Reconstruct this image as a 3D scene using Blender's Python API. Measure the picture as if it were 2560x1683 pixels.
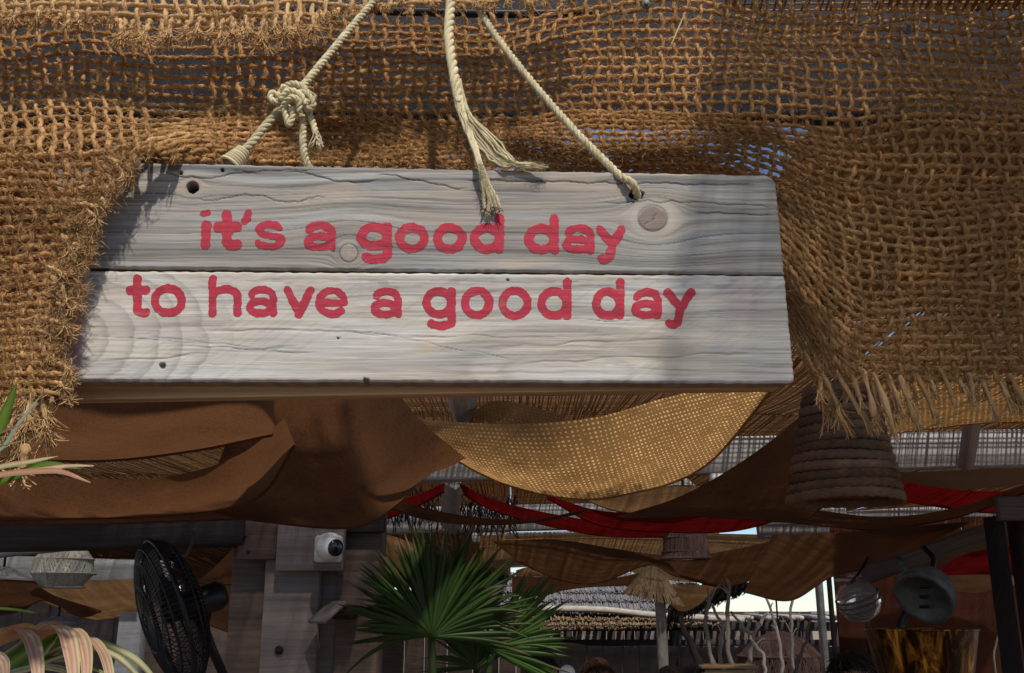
import bpy, math, random
import numpy as np
from mathutils import Vector
random.seed(7); rng = np.random.default_rng(7)
S = bpy.context.scene
for o in list(bpy.data.objects): bpy.data.objects.remove(o)
COL = S.collection
# ---------------------------------------------------------------- camera, sky, sun, exposure
F = 2500.0; PITCH = math.radians(15.6); CZ = 1.6
cd = bpy.data.cameras.new('camera'); cam = bpy.data.objects.new('camera', cd); COL.objects.link(cam)
cd.sensor_width = 36; cd.lens = 36*F/2560; cd.clip_start = .02; cd.clip_end = 2000
cam.location = (0, 0, CZ); cam.rotation_euler = (math.pi/2+PITCH, 0, 0); S.camera = cam
SUN = np.array([.16, -.62, .86]); SUN /= np.linalg.norm(SUN)
w = bpy.data.worlds.new('World'); S.world = w; w.use_nodes = True
nt = w.node_tree; sky = nt.nodes.new('ShaderNodeTexSky'); sky.sky_type = 'NISHITA'; sky.sun_disc = False
sky.sun_elevation = math.asin(SUN[2]); sky.sun_rotation = math.atan2(SUN[0], SUN[1])
sky.dust_density = .1; sky.air_density = .9; sky.ozone_density = 2.0; sky.altitude = 1200
nt.links.new(sky.outputs[0], nt.nodes['Background'].inputs[0]); nt.nodes['Background'].inputs[1].default_value = .105
sl = bpy.data.lights.new('sun', 'SUN'); so = bpy.data.objects.new('sun', sl); COL.objects.link(so)
sl.energy = 3.5; sl.angle = math.radians(1.8); sl.color = (1, .93, .84)
so.rotation_euler = Vector(SUN).to_track_quat('Z', 'Y').to_euler(); so.location = (3, -8, 12)
S.view_settings.view_transform = 'Standard'; S.view_settings.look = 'None'
S.view_settings.exposure = .12; S.view_settings.gamma = 1
S.render.engine = 'CYCLES'
S.cycles.max_bounces = 8; S.cycles.transparent_max_bounces = 16
# ---------------------------------------------------------------- helpers
FW = np.array([0, math.cos(PITCH), math.sin(PITCH)]); UP = np.array([0, -math.sin(PITCH), math.cos(PITCH)]); RT = np.array([1., 0, 0]); C0 = np.array([0, 0, CZ])
def ray(px, py):
    px = np.asarray(px, float); py = np.asarray(py, float)
    return ((px-1280)/F)[..., None]*RT+((841-py)/F)[..., None]*UP+FW
def at(px, py, Y):
    "measured point of the place: where the line of sight through a photo point reaches depth Y (metres)"
    d = ray(px, py); return C0+d*(np.asarray(Y, float)/d[..., 1])[..., None]
def atp(p): p = np.asarray(p, float); return at(p[..., 0], p[..., 1], p[..., 2])
def sm(a, b, x): t = np.clip((np.asarray(x, float)-a)/(b-a), 0, 1); return t*t*(3-2*t)
def hsh(ix, iy, s):
    n = (ix.astype(np.int64)*374761393+iy.astype(np.int64)*668265263+s*1442695041) & 0xffffffff
    n = ((n ^ (n >> 13))*1274126177) & 0xffffffff; n = n ^ (n >> 16); return (n & 0xffff)/65535.0
def vn(x, y, s=0):
    x, y = np.broadcast_arrays(np.asarray(x, float), np.asarray(y, float))
    ix = np.floor(x); iy = np.floor(y); fx = x-ix; fy = y-iy; fx = fx*fx*(3-2*fx); fy = fy*fy*(3-2*fy)
    ix = ix.astype(int); iy = iy.astype(int)
    return (hsh(ix, iy, s)*(1-fx)+hsh(ix+1, iy, s)*fx)*(1-fy)+(hsh(ix, iy+1, s)*(1-fx)+hsh(ix+1, iy+1, s)*fx)*fy
def fbm(x, y, s=0, o=4):
    r = 0; a = .5
    for k in range(o): r = r+a*vn(x*2**k, y*2**k, s+k*17); a *= .5
    return r/(1-.5**o)
def spl(pts, n):
    P = np.asarray(pts, float)
    if len(P) == 2: t = np.linspace(0, 1, n)[:, None]; return P[0]*(1-t)+P[1]*t
    Q = np.vstack([2*P[0]-P[1], P, 2*P[-1]-P[-2]]); u = np.linspace(0, len(P)-1-1e-6, n); i = u.astype(int); t = (u-i)[:, None]
    a, b, c, d = Q[i], Q[i+1], Q[i+2], Q[i+3]
    return .5*(2*b+(c-a)*t+(2*a-5*b+4*c-d)*t**2+(3*b-a-3*c+d)*t**3)
def unit(v): return v/np.maximum(np.linalg.norm(v, axis=-1, keepdims=True), 1e-12)
class MB:
    def __init__(s): s.V = []; s.Q = []; s.T = []; s.G = []; s.C = []; s.n = 0
    def add(s, V, Q=None, T=None, tc=None, col=None):
        V = np.asarray(V, float).reshape(-1, 3); N = len(V)
        s.V.append(V)
        if Q is not None and len(Q): s.Q.append(np.asarray(Q, int).reshape(-1, 4)+s.n)
        if T is not None and len(T): s.T.append(np.asarray(T, int).reshape(-1, 3)+s.n)
        s.G.append(np.zeros((N, 3)) if tc is None else np.asarray(tc, float).reshape(-1, 3))
        s.C.append(np.ones((N, 3)) if col is None else np.broadcast_to(np.asarray(col, float), (N, 3)))
        s.n += N
    def grid(s, P, tc=None, col=None, flip=False):
        P = np.asarray(P); n, m = P.shape[:2]; I = np.arange(n*m).reshape(n, m)
        q = np.stack([I[:-1, :-1], I[1:, :-1], I[1:, 1:], I[:-1, 1:]], -1).reshape(-1, 4)
        if flip: q = q[:, ::-1]
        s.add(P, q, tc=tc, col=None if col is None else np.asarray(col).reshape(-1, 3))
    def tube(s, P, r, k=6, ref=None, lobes=0, la=0., tw=0., rnd=None, cap=True, col=None, ph=0., flat=1.):
        P = np.asarray(P, float); N = len(P); T = unit(np.gradient(P, axis=0))
        rnd = random.random() if rnd is None else rnd
        if ref is None:
            a = np.array([0, 0, 1.]) if abs(T[0][2]) < .8 else np.array([1., 0, 0])
            n1 = np.zeros_like(P); v = a-T[0]*a.dot(T[0]); v /= np.linalg.norm(v)
            for i in range(N): v = v-T[i]*v.dot(T[i]); v = v/max(np.linalg.norm(v), 1e-9); n1[i] = v
        else:
            ref = np.asarray(ref, float); n1 = unit(ref-T*(T@ref)[:, None])
        n2 = np.cross(T, n1)
        sl_ = np.r_[0, np.cumsum(np.linalg.norm(np.diff(P, axis=0), axis=1))]
        th = np.linspace(0, 2*np.pi, k, endpoint=False)[None]
        R = np.broadcast_to(np.asarray(r, float), (N,))[:, None]*(1+la*np.cos(lobes*(th-tw*sl_[:, None]-ph)))
        V = P[:, None]+R[..., None]*(np.cos(th)[..., None]*n1[:, None]*flat+np.sin(th)[..., None]*n2[:, None])
        I = np.arange(N*k).reshape(N, k); J = np.roll(I, -1, 1)
        q = np.stack([I[:-1], J[:-1], J[1:], I[1:]], -1).reshape(-1, 4)
        tc = np.stack([np.broadcast_to(sl_[:, None], (N, k)), np.broadcast_to(th/(2*np.pi), (N, k)), np.full((N, k), rnd)], -1)
        t = []
        if cap and k > 2:
            for e, rev in ((0, 1), (N-1, 0)):
                for j in range(1, k-1): t.append((I[e, 0], I[e, j+1], I[e, j]) if rev else (I[e, 0], I[e, j], I[e, j+1]))
        s.add(V, q, t, tc, col)
    def strands(s, P, r, k=3, rnd=None, col=None):
        "many curves at once: P (H,K,3)"
        P = np.asarray(P, float); H, K = P.shape[:2]
        if not H: return
        T = unit(np.gradient(P, axis=1)); a = unit(rng.normal(size=(H, 1, 3))); n1 = unit(a-T*(T*a).sum(-1, keepdims=True)); n2 = np.cross(T, n1)
        th = np.linspace(0, 2*np.pi, k, endpoint=False); R = np.broadcast_to(np.asarray(r, float), (H, K))[..., None, None]
        V = P[:, :, None]+R*(np.cos(th)[:, None]*n1[:, :, None]+np.sin(th)[:, None]*n2[:, :, None])
        I = np.arange(H*K*k).reshape(H, K, k); J = np.roll(I, -1, 2)
        q = np.stack([I[:, :-1], J[:, :-1], J[:, 1:], I[:, 1:]], -1).reshape(-1, 4)
        rn = rng.random(H) if rnd is None else np.broadcast_to(rnd, (H,))
        tc = np.stack([np.broadcast_to(np.linspace(0, .02, K)[None, :, None], (H, K, k)), np.broadcast_to(th/6.3, (H, K, k)), np.broadcast_to(rn[:, None, None], (H, K, k))], -1)
        s.add(V, q, None, tc, None if col is None else np.repeat(np.asarray(col).reshape(H, 1, 3), K*k, 1).reshape(-1, 3))
    def box(s, c, d, R=None, bev=.0, rnd=None, jit=0.):
        "bevelled box: centre, size, rotation (3x3 columns=axes)"
        d = np.asarray(d, float)/2; R = np.eye(3) if R is None else R; b = min(bev, .45*d.min()*2)
        rnd = random.random() if rnd is None else rnd
        if b <= 0:
            L = np.array([[x, y, z] for x in (-1, 1) for y in (-1, 1) for z in (-1, 1)])*d
            q = [(0, 1, 3, 2), (4, 6, 7, 5), (0, 4, 5, 1), (2, 3, 7, 6), (0, 2, 6, 4), (1, 5, 7, 3)]; t = []
        else:
            L = []; ix = {}
            for x in (-1, 1):
                for y in (-1, 1):
                    for z in (-1, 1):
                        for ax in range(3):
                            sg = np.array([x, y, z]); v = sg*(d-b); v[ax] = sg[ax]*d[ax]; ix[(x, y, z, ax)] = len(L); L.append(v)
            L = np.array(L); q = []; t = []
            def fx(idx):
                c_ = L[idx].mean(0); n_ = np.cross(L[idx[1]]-L[idx[0]], L[idx[2]]-L[idx[0]])
                return idx if n_.dot(c_) > 0 else idx[::-1]
            for ax in range(3):
                u, v_ = [(1, 2), (0, 2), (0, 1)][ax]
                for sg in (-1, 1):
                    f_ = []
                    for a_, b_ in ((-1, -1), (1, -1), (1, 1), (-1, 1)):
                        k_ = [0, 0, 0]; k_[ax] = sg; k_[u] = a_; k_[v_] = b_; f_.append(ix[tuple(k_)+(ax,)])
                    q.append(fx(f_))
                for a_ in (-1, 1):
                    for b_ in (-1, 1):
                        k0 = [0, 0, 0]; k0[u] = a_; k0[v_] = b_; k1 = list(k0); k0[ax] = -1; k1[ax] = 1
                        q.append(fx([ix[tuple(k0)+(u,)], ix[tuple(k1)+(u,)], ix[tuple(k1)+(v_,)], ix[tuple(k0)+(v_,)]]))
            for x in (-1, 1):
                for y in (-1, 1):
                    for z in (-1, 1): t.append(fx([ix[(x, y, z, 0)], ix[(x, y, z, 1)], ix[(x, y, z, 2)]]))
        tc = np.c_[L[:, :2]+rnd*5, np.full(len(L), rnd)]; tc = np.c_[L[:, 0]+rnd*3, L[:, 2]+L[:, 1]+rnd*7, np.full(len(L), rnd)]
        if jit: L = L+rng.normal(size=L.shape)*jit
        s.add(L@np.asarray(R, float).T+np.asarray(c, float), q, t, tc)
    def lathe(s, prof, o, ax=(0, 0, 1), k=24, rnd=0., closed=False):
        ax = unit(np.asarray(ax, float)); a = np.array([1., 0, 0]) if abs(ax[0]) < .9 else np.array([0, 1., 0]); n1 = unit(a-ax*a.dot(ax)); n2 = np.cross(ax, n1)
        th = np.linspace(0, 2*np.pi, k+1); prof = np.asarray(prof, float)
        P = np.asarray(o, float)+prof[:, None, 0:1]*(np.cos(th)[None, :, None]*n1+np.sin(th)[None, :, None]*n2)+prof[:, None, 1:2]*ax
        l = np.r_[0, np.cumsum(np.linalg.norm(np.diff(prof, axis=0), axis=1))]
        tc = np.stack([np.broadcast_to(l[:, None], P.shape[:2]), np.broadcast_to(th[None]/6.2832, P.shape[:2]), np.full(P.shape[:2], rnd)], -1)
        s.grid(P, tc, flip=True)
    def build(s, name, mat, parent=None, smooth=True, weld=False):
        me = bpy.data.meshes.new(name); V = np.vstack(s.V); off = np.array(parent_world(parent)) if parent else np.zeros(3)
        Q = np.vstack(s.Q) if s.Q else np.zeros((0, 4), int); T = np.vstack(s.T) if s.T else np.zeros((0, 3), int)
        me.vertices.add(len(V)); me.vertices.foreach_set('co', (V-off).astype(np.float32).ravel())
        li = np.r_[Q.ravel(), T.ravel()].astype(np.int32); me.loops.add(len(li)); me.loops.foreach_set('vertex_index', li)
        tot = np.r_[np.full(len(Q), 4), np.full(len(T), 3)].astype(np.int32); st = np.r_[0, np.cumsum(tot)[:-1]].astype(np.int32)
        me.polygons.add(len(tot)); me.polygons.foreach_set('loop_start', st); me.polygons.foreach_set('loop_total', tot)
        me.polygons.foreach_set('use_smooth', np.full(len(tot), bool(smooth)))
        me.update(calc_edges=True); me.validate()
        a = me.attributes.new('tc', 'FLOAT_VECTOR', 'POINT'); a.data.foreach_set('vector', np.vstack(s.G).astype(np.float32).ravel())
        c = np.vstack(s.C); 
        if not np.all(c == 1):
            a = me.attributes.new('col', 'FLOAT_COLOR', 'POINT'); a.data.foreach_set('color', np.c_[c, np.ones(len(c))].astype(np.float32).ravel())
        me.materials.append(mat)
        o = bpy.data.objects.new(name, me); COL.objects.link(o)
        if parent: o.parent = parent
        return o
def parent_world(p):
    v = Vector((0, 0, 0))
    while p is not None: v = v+p.location; p = p.parent
    return v
def tag(o, label=None, cat=None, group=None, kind=None):
    if label: o['label'] = label
    if cat: o['category'] = cat
    if group: o['group'] = group
    if kind: o['kind'] = kind
    return o
def thing(name, label, cat, loc, group=None):
    o = bpy.data.objects.new(name, None); COL.objects.link(o); o.location = tuple(float(x) for x in loc); o.empty_display_size = .1
    return tag(o, label, cat, group)
def clone(root, loc, label=None, group=None):
    r = root.copy(); COL.objects.link(r); r.location = loc
    if label: r['label'] = label
    if group: r['group'] = group
    for ch in list(root.children):
        c = ch.copy(); COL.objects.link(c); c.parent = r
        for g in list(ch.children): d = g.copy(); COL.objects.link(d); d.parent = c
    return r
# ---------------------------------------------------------------- materials
class N:
    def __init__(s, name):
        s.m = bpy.data.materials.new(name); s.m.use_nodes = True; s.t = s.m.node_tree; s.b = s.t.nodes['Principled BSDF']; s.out = s.t.nodes['Material Output']
        s.b.inputs['Specular IOR Level'].default_value = .25
    def n(s, t, **k):
        x = s.t.nodes.new('ShaderNode'+t)
        for a, v in k.items(): setattr(x, a, v)
        return x
    def l(s, a, b): s.t.links.new(a, b)
    def math(s, op, a, b=None, c=None):
        x = s.n('Math', operation=op)
        for i, v in enumerate((a, b, c)):
            if v is None: continue
            if isinstance(v, (int, float)): x.inputs[i].default_value = v
            else: s.l(v, x.inputs[i])
        return x.outputs[0]
    def attr(s, nm='tc', o='Vector'): return s.n('Attribute', attribute_name=nm).outputs[o]
    def pos(s): return s.n('TexCoord').outputs['Object']
    def scale(s, v, x, y, z, add=(0, 0, 0)):
        m = s.n('Mapping'); m.inputs['Scale'].default_value = (x, y, z); m.inputs['Location'].default_value = add; s.l(v, m.inputs[0]); return m.outputs[0]
    def noise(s, v, sc=5, det=4, rough=.55, dist=0):
        x = s.n('TexNoise'); x.inputs['Scale'].default_value = sc; x.inputs['Detail'].default_value = det; x.inputs['Roughness'].default_value = rough; x.inputs['Distortion'].default_value = dist
        s.l(v, x.inputs['Vector']); return x.outputs[0]
    def ramp(s, f, stops):
        r = s.n('ValToRGB'); e = r.color_ramp.elements
        while len(e) < len(stops): e.new(.5)
        for i, (p, c) in enumerate(stops): e[i].position = p; e[i].color = (*c, 1) if len(c) == 3 else c
        s.l(f, r.inputs[0]); return r.outputs[0]
    def mix(s, f, a, b, bt='MIX'):
        x = s.n('Mix', data_type='RGBA', blend_type=bt)
        for i, v in ((0, f), (6, a), (7, b)):
            if isinstance(v, (int, float)): x.inputs[i].default_value = v
            elif isinstance(v, tuple): x.inputs[i].default_value = (*v, 1)
            else: s.l(v, x.inputs[i])
        return x.outputs[2]
    def col(s, c): 
        if isinstance(c, tuple): s.b.inputs['Base Color'].default_value = (*c, 1)
        else: s.l(c, s.b.inputs['Base Color'])
    def bump(s, h, st=.5, d=.001):
        x = s.n('Bump'); x.inputs['Strength'].default_value = st; x.inputs['Distance'].default_value = d; s.l(h, x.inputs['Height']); s.l(x.outputs[0], s.b.inputs['Normal']); return x
    def rough(s, r): s.b.inputs['Roughness'].default_value = r
def vary(c, k): return tuple(min(1, x*k) for x in c)
def fibre(name, c, var=.35, fs=(90, 6), rough=.95, trans=0.):
    m = N(name); tc = m.attr(); sp = m.n('SeparateXYZ'); m.l(tc, sp.inputs[0])
    nz = m.noise(m.scale(tc, fs[0], fs[1], 37.), 1, 5, .65)
    big = m.noise(m.pos(), 9, 3)
    f = m.math('ADD', m.math('MULTIPLY', nz, .55), m.math('ADD', m.math('MULTIPLY', sp.outputs[2], .25), m.math('MULTIPLY', big, .35)))
    cc = m.ramp(f, [(.22, vary(c, .45)), (.5, c), (.78, tuple(min(1, x*1.55+.03) for x in c))])
    m.col(cc); m.rough(rough); m.bump(nz, .7, .0012); m.b.inputs['Specular IOR Level'].default_value = .1
    if trans:
        tr = m.n('BsdfTranslucent'); m.l(cc, tr.inputs[0]); mx = m.n('MixShader'); mx.inputs[0].default_value = trans; m.l(m.b.outputs[0], mx.inputs[1]); m.l(tr.outputs[0], mx.inputs[2]); m.l(mx.outputs[0], m.out.inputs[0])
    return m.m
def plain(name, c, rough=.6, metal=0., var=.25, sc=14, bump=.15, spec=.3, bd=.002):
    m = N(name); nz = m.noise(m.pos(), sc, 6, .6)
    m.col(m.ramp(nz, [(.3, vary(c, 1-var)), (.55, c), (.75, vary(c, 1+var))])); m.rough(rough); m.b.inputs['Metallic'].default_value = metal; m.b.inputs['Specular IOR Level'].default_value = spec
    if bump: m.bump(nz, bump, bd)
    return m.m
def timber(name, c, dark=.5, rough=.85, gs=(3, 90)):
    m = N(name); tc = m.attr(); v = m.scale(tc, gs[0], gs[1], 11.)
    g = m.noise(v, 1, 6, .65, .8); big = m.noise(m.pos(), 3.5, 4); fine = m.noise(m.scale(tc, gs[0]*4, gs[1]*4, 5.), 1, 3)
    f = m.math('ADD', m.math('MULTIPLY', g, .7), m.math('MULTIPLY', big, .3))
    cc = m.ramp(f, [(.3, vary(c, dark)), (.5, c), (.72, tuple(min(1, x*1.35+.02) for x in c))]); cc = m.mix(m.math('MULTIPLY', fine, .35), cc, vary(c, .4))
    m.col(cc); m.rough(rough); m.bump(g, .5, .003); return m.m
def cloth(name, c, trans=.45, weave=220., holes=0., hp=60., trc=None, stripes=0.):
    m = N(name); tc = m.attr(); sp = m.n('SeparateXYZ'); m.l(tc, sp.inputs[0])
    big = m.noise(m.pos(), 5, 5); fine = m.noise(m.scale(tc, weave*.3, weave, 1), 1, 3); fin2 = m.noise(m.scale(tc, weave, weave*.3, 1), 1, 3)
    f = m.math('ADD', m.math('MULTIPLY', big, .5), m.math('SUBTRACT', m.math('MULTIPLY', m.math('ADD', fine, fin2), .42), .17))
    cc = m.ramp(f, [(.3, vary(c, .62)), (.5, c), (.7, vary(c, 1.32))])
    m.col(cc); m.rough(.95); m.b.inputs['Specular IOR Level'].default_value = .05; m.bump(m.math('ADD', fine, fin2), .55, .0015)
    tr = m.n('BsdfTranslucent'); t2 = m.mix(1., cc, trc or (1, .82, .6), 'MULTIPLY'); m.l(t2, tr.inputs[0])
    mx = m.n('MixShader'); mx.inputs[0].default_value = trans; m.l(m.b.outputs[0], mx.inputs[1]); m.l(tr.outputs[0], mx.inputs[2]); sh = mx.outputs[0]
    if holes > 0:  # brighter translucent dots put into the colour, standing for light through the weave
        a = m.math('SINE', m.math('MULTIPLY', sp.outputs[0], 6.283*hp)); b = m.math('SINE', m.math('MULTIPLY', sp.outputs[1], 6.283*hp*.8))
        wob = m.noise(m.scale(tc, hp*.5, hp*.3, 1), 1, 4, .7)
        h = m.math('ADD', m.math('MINIMUM', a, b), m.math('MULTIPLY', m.math('SUBTRACT', wob, .5), 3.4))
        k = m.math('GREATER_THAN', h, 1-holes)
        tp = m.n('BsdfTranslucent'); m.l(m.mix(1., cc, (1.75, 1.7, 1.6), 'MULTIPLY'), tp.inputs[0]); m2 = m.n('MixShader'); m.l(k, m2.inputs[0]); m.l(sh, m2.inputs[1]); m.l(tp.outputs[0], m2.inputs[2]); sh = m2.outputs[0]
    m.l(sh, m.out.inputs[0]); return m.m
def leafmat(name, trans=.35):
    m = N(name); a = m.attr('col', 'Color'); tc = m.attr(); nz = m.noise(m.scale(tc, 8, 60, 9), 1, 4)
    cc = m.mix(m.math('MULTIPLY', nz, .45), a, m.mix(1., a, (.45, .4, .35), 'MULTIPLY')); m.col(cc); m.rough(.42); m.bump(nz, .3, .001)
    tr = m.n('BsdfTranslucent'); m.l(cc, tr.inputs[0]); mx = m.n('MixShader'); mx.inputs[0].default_value = trans
    m.l(m.b.outputs[0], mx.inputs[1]); m.l(tr.outputs[0], mx.inputs[2]); m.l(mx.outputs[0], m.out.inputs[0]); return m.m
COIR = fibre('coir_yarn', (.39, .212, .080)); COIR2 = fibre('coir_yarn_pale', (.50, .31, .14)); ROPE = fibre('jute_rope', (.50, .43, .26), fs=(60, 10))
JUTE = fibre('dark_braid', (.125, .068, .036), fs=(60, 8)); STRAW = fibre('straw', (.20, .135, .075), fs=(20, 6)); REED = fibre('reed', (.40, .26, .14), fs=(4, 3), trans=.5)
GREYT = fibre('weathered_thatch', (.19, .18, .18), fs=(8, 4)); WICKER = fibre('pale_wicker', (.42, .40, .34)); PURW = fibre('plum_wicker', (.11, .065, .055))
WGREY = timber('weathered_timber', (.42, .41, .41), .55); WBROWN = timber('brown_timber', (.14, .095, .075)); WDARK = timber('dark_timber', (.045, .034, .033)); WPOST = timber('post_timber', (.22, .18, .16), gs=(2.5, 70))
FASC = plain('fascia_grey', (.032, .032, .035), .85, sc=20); CRATE = timber('crate_timber', (.45, .29, .15)); DRIFT = fibre('driftwood', (.33, .29, .25), fs=(12, 5))
BROWN = cloth('brown_canvas', (.19, .103, .060), .45); TAN = cloth('tan_gauze', (.45, .30, .145), .5, holes=.50, hp=52); TANP = cloth('pale_canvas', (.50, .34, .19), .5)
RED = cloth('red_gauze', (.24, .022, .026), .45, trc=(1, .35, .3)); REDB = cloth('russet_curtain', (.11, .038, .022), .3); BURL2 = cloth('backlit_burlap', (.50, .32, .14), .6, holes=.55, hp=36)
BLACK = plain('black_plastic', (.012, .012, .014), .4, var=.3, bump=.05); WHITEP = plain('white_plastic', (.72, .70, .66), .45, var=.06, bump=.03); STEEL = plain('steel', (.5, .5, .52), .38, .85, var=.15)
LENS = plain('camera_lens', (.008, .012, .018), .12, var=.1, bump=0, spec=.6); GREYM = plain('grey_metal', (.12, .115, .105), .5, .3, var=.5); SKIN = plain('skin', (.50, .27, .18), .55, var=.1, bump=.05); 
HAIRD = fibre('dark_hair', (.03, .018, .012), fs=(10, 30), rough=.6); HAIRB = fibre('brown_hair', (.075, .035, .02), fs=(10, 30), rough=.6); SHIRT = plain('shirt', (.10, .10, .13), .9, sc=60); SHIRTR = plain('red_shirt', (.24, .05, .04), .9, sc=60)
PALM = leafmat('palm_leaf', .3); LEAF = leafmat('striped_leaf', .4); TERRA = plain('terracotta', (.32, .13, .07), .85)
m = N('amber_glass'); nz = m.noise(m.scale(m.pos(), 22, 22, 5), 1, 5, .7, .6); m.col(m.ramp(nz, [(.46, (.022, .010, .004)), (.57, (.26, .11, .016)), (.66, (.72, .38, .06))])); m.rough(.22); m.b.inputs['Metallic'].default_value = .75; m.b.inputs['Transmission Weight'].default_value = .15; m.bump(nz, .35, .01); AMBER = m.m  # golden streaks in the colour imitate a vertical highlight over dark patina
m = N('clear_glass'); m.col((.62, .6, .58)); m.rough(.08); m.b.inputs['Transmission Weight'].default_value = .8; m.b.inputs['IOR'].default_value = 1.15; CLEAR = m.m
m = N('sand'); nz = m.noise(m.pos(), 3, 8, .7); m.col(m.ramp(nz, [(.3, (.24, .18, .12)), (.7, (.40, .32, .23))])); m.rough(.95); m.bump(nz, .5, .02); SAND = m.m
# ---------------------------------------------------------------- ground, boardwalk
g = MB(); n = 60; xs = np.sinh(np.linspace(-4.5, 4.5, n))*16; P = np.stack(np.meshgrid(xs, xs, indexing='ij')+[np.zeros((n, n))], -1)
P[..., 2] = (fbm(P[..., 0]*.15, P[..., 1]*.15, 3)-.5)*.1*sm(30, 60, np.hypot(P[..., 0], P[..., 1]))-.02
g.grid(P, P); tag(g.build('ground', SAND), 'pale sandy ground under the beach bar', kind='structure')
fl = MB(); fl.box((0, 9, -.01), (26, 40, .06), bev=.01); tag(fl.build('floor', WBROWN), 'brown boarded floor of the beach bar', kind='structure')  # unseen; brown and stretched forward to cut light bounced off the sand
# ---------------------------------------------------------------- reed roof on beams
def sticks(x0, x1, y0, y1, z0, pitch, r, sag, seg, seed, jz=.006):
    n_ = int((x1-x0)/pitch); xx = np.linspace(x0, x1, n_)+rng.normal(size=n_)*pitch*.16
    t = np.linspace(0, 1, seg); yy = y0+(y1-y0)*t
    X = xx[:, None]+rng.normal(size=(n_, 1))*.02*(t[None]-.5)+.012*(vn(xx[:, None]*3, t[None]*6, seed)-.5)*2
    Z = z0-sag*4*t*(1-t)[None]+.10*(vn(X*.9, yy[None]*.9, seed+5)-.5)+rng.normal(size=(n_, 1))*jz
    L = rng.uniform(-.06, .10, size=(n_, 1))
    Yv = np.broadcast_to(yy[None], X.shape)+L*(t[None]-.5)*2
    P_ = np.stack([X, Yv, np.broadcast_to(Z, X.shape)], -1); mb = MB(); mb.strands(P_, r*rng.uniform(.7, 1.25, size=(n_, 1)), 4); return mb
RG = 'reed mats laid over the pergola beams'
def crossed(mb, x0, x1, y0, y1, zf, pit, r, seed):  # upper stick layer added to cut the sunlight coming through the roof
    n_ = int((y1-y0)/pit); yy = np.linspace(y0, y1, n_)+rng.normal(size=n_)*pit*.15; K = 8; t_ = np.linspace(0, 1, K); X = np.broadcast_to(x0+(x1-x0)*t_, (n_, K))
    Yv = yy[:, None]+.012*(vn(X*3, yy[:, None]*4, seed)-.5); mb.strands(np.stack([X, Yv, zf(X, Yv)+.022], -1), r*rng.uniform(.75, 1.2, size=(n_, 1)), 4)
for bi, (y0, y1, pit, fr, z, zb) in enumerate(((1.75, 4.4, .013, .5, 2.98, 2.98), (4.35, 7.0, .020, .23, 2.98, 2.98), (6.95, 10.1, .020, .23, 3.0, 3.0), (10.05, 14.1, .022, .28, 3.02, 3.0), (14.0, 19.5, .026, .5, 3.0, 2.7), (19.4, 27.5, .034, .5, 2.7, 2.36))):
    W = .9+y1*.75; n_ = 3 if bi < 2 else 4
    for k in range(n_):
        x0 = -W+2*W*k/n_; x1 = -W+2*W*(k+1)/n_-(.03 if bi else -.01); ya = y0
        if bi == 0 and k == 1: parts_ = ((x0, -.22, y0, 2.72), (x0, -.22, 2.7, y1, .019, .30), (-.22, .92, 3.2), (.92, x1, y0))  # gap and looser mat shaped so sun reaches the sail and post
        else: parts_ = ((x0, x1, y0),)
        if bi >= 4 and k == 2: continue  # mats left out so sun reaches the far thatch
        for pp_ in parts_:
            xa, xb, yc = pp_[:3]; ye = pp_[3] if len(pp_) > 3 else y1; pt_, fr_ = pp_[4:6] if len(pp_) > 4 else (pit, fr)
            mb = sticks(xa, xb, yc, ye, z, pt_, pt_*fr_, .05+.03*(k % 2), 9, bi*10+k)
            for V in mb.V: V[:, 2] += (zb-z)*(V[:, 1]-y0)/(y1-y0)
            crossed(mb, xa, xb, yc, ye, lambda X, Y: z+(zb-z)*(Y-y0)/(y1-y0)+.05, pt_*1.25, pt_*1.25*fr_, bi*7+k)
            tag(mb.build('reed_mat', REED), 'brown reed mat spread over the pergola beams as a roof', 'reed mat', RG)
def xbeam(name, label, l0, l1, hpx, Y, mat, dpt=.12, cat='beam', Y2=None):
    "beam between two measured ends; hpx = (height px left, right) above the lower edge"
    Y2 = Y2 or Y; a = at(*l0, Y); b = at(*l1, Y2); ha = at(l0[0], l0[1]-hpx[0], Y)[2]-a[2]; hb = at(l1[0], l1[1]-hpx[1], Y2)[2]-b[2]
    ax = unit(b-a); nrm = unit(np.cross(ax, np.array([0, 0, 1.]))); nrm = nrm if nrm[1] > 0 else -nrm; h = (ha+hb)/2
    upv = np.cross(nrm, ax); upv = upv if upv[2] > 0 else -upv
    mb = MB(); L = np.linalg.norm(b-a); nseg = 6
    mb.box((a+b)/2+upv*h/2+nrm*dpt/2, (L, dpt, h), np.stack([ax, nrm, upv], 1), bev=.012)
    return tag(mb.build(name, mat), label, cat)
xbeam('roof_beam', 'grey weathered beam dappled with light, highest of the cross beams', (900, 1207), (2700, 1160), (92, 92), 7.0, WGREY, .1)
xbeam('roof_beam', 'pale grey cross beam above the fan palm, below the red gauze', (760, 1338), (2120, 1308), (70, 60), 10.0, WGREY, .12)
xbeam('roof_beam', 'short light grey beam end behind the right brown swags', (1900, 1346), (2700, 1296), (46, 62), 10.6, WGREY, .12)
xbeam('roof_beam', 'slanting grey beam under the right brown swag, next to the red cloth', (2170, 1460), (2540, 1330), (40, 50), 5.2, WBROWN, .1, Y2=5.0)
xbeam('roof_beam', 'thin far grey beam behind the palm tips', (1180, 1356), (1800, 1344), (26, 22), 13.8, WGREY, .1)
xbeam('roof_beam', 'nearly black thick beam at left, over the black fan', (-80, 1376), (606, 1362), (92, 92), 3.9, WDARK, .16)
xbeam('roof_beam', 'thin grey beam below the black beam at left, behind the wicker lamp', (-80, 1398), (330, 1358), (26, 22), 5.6, WGREY, .1)
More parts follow.
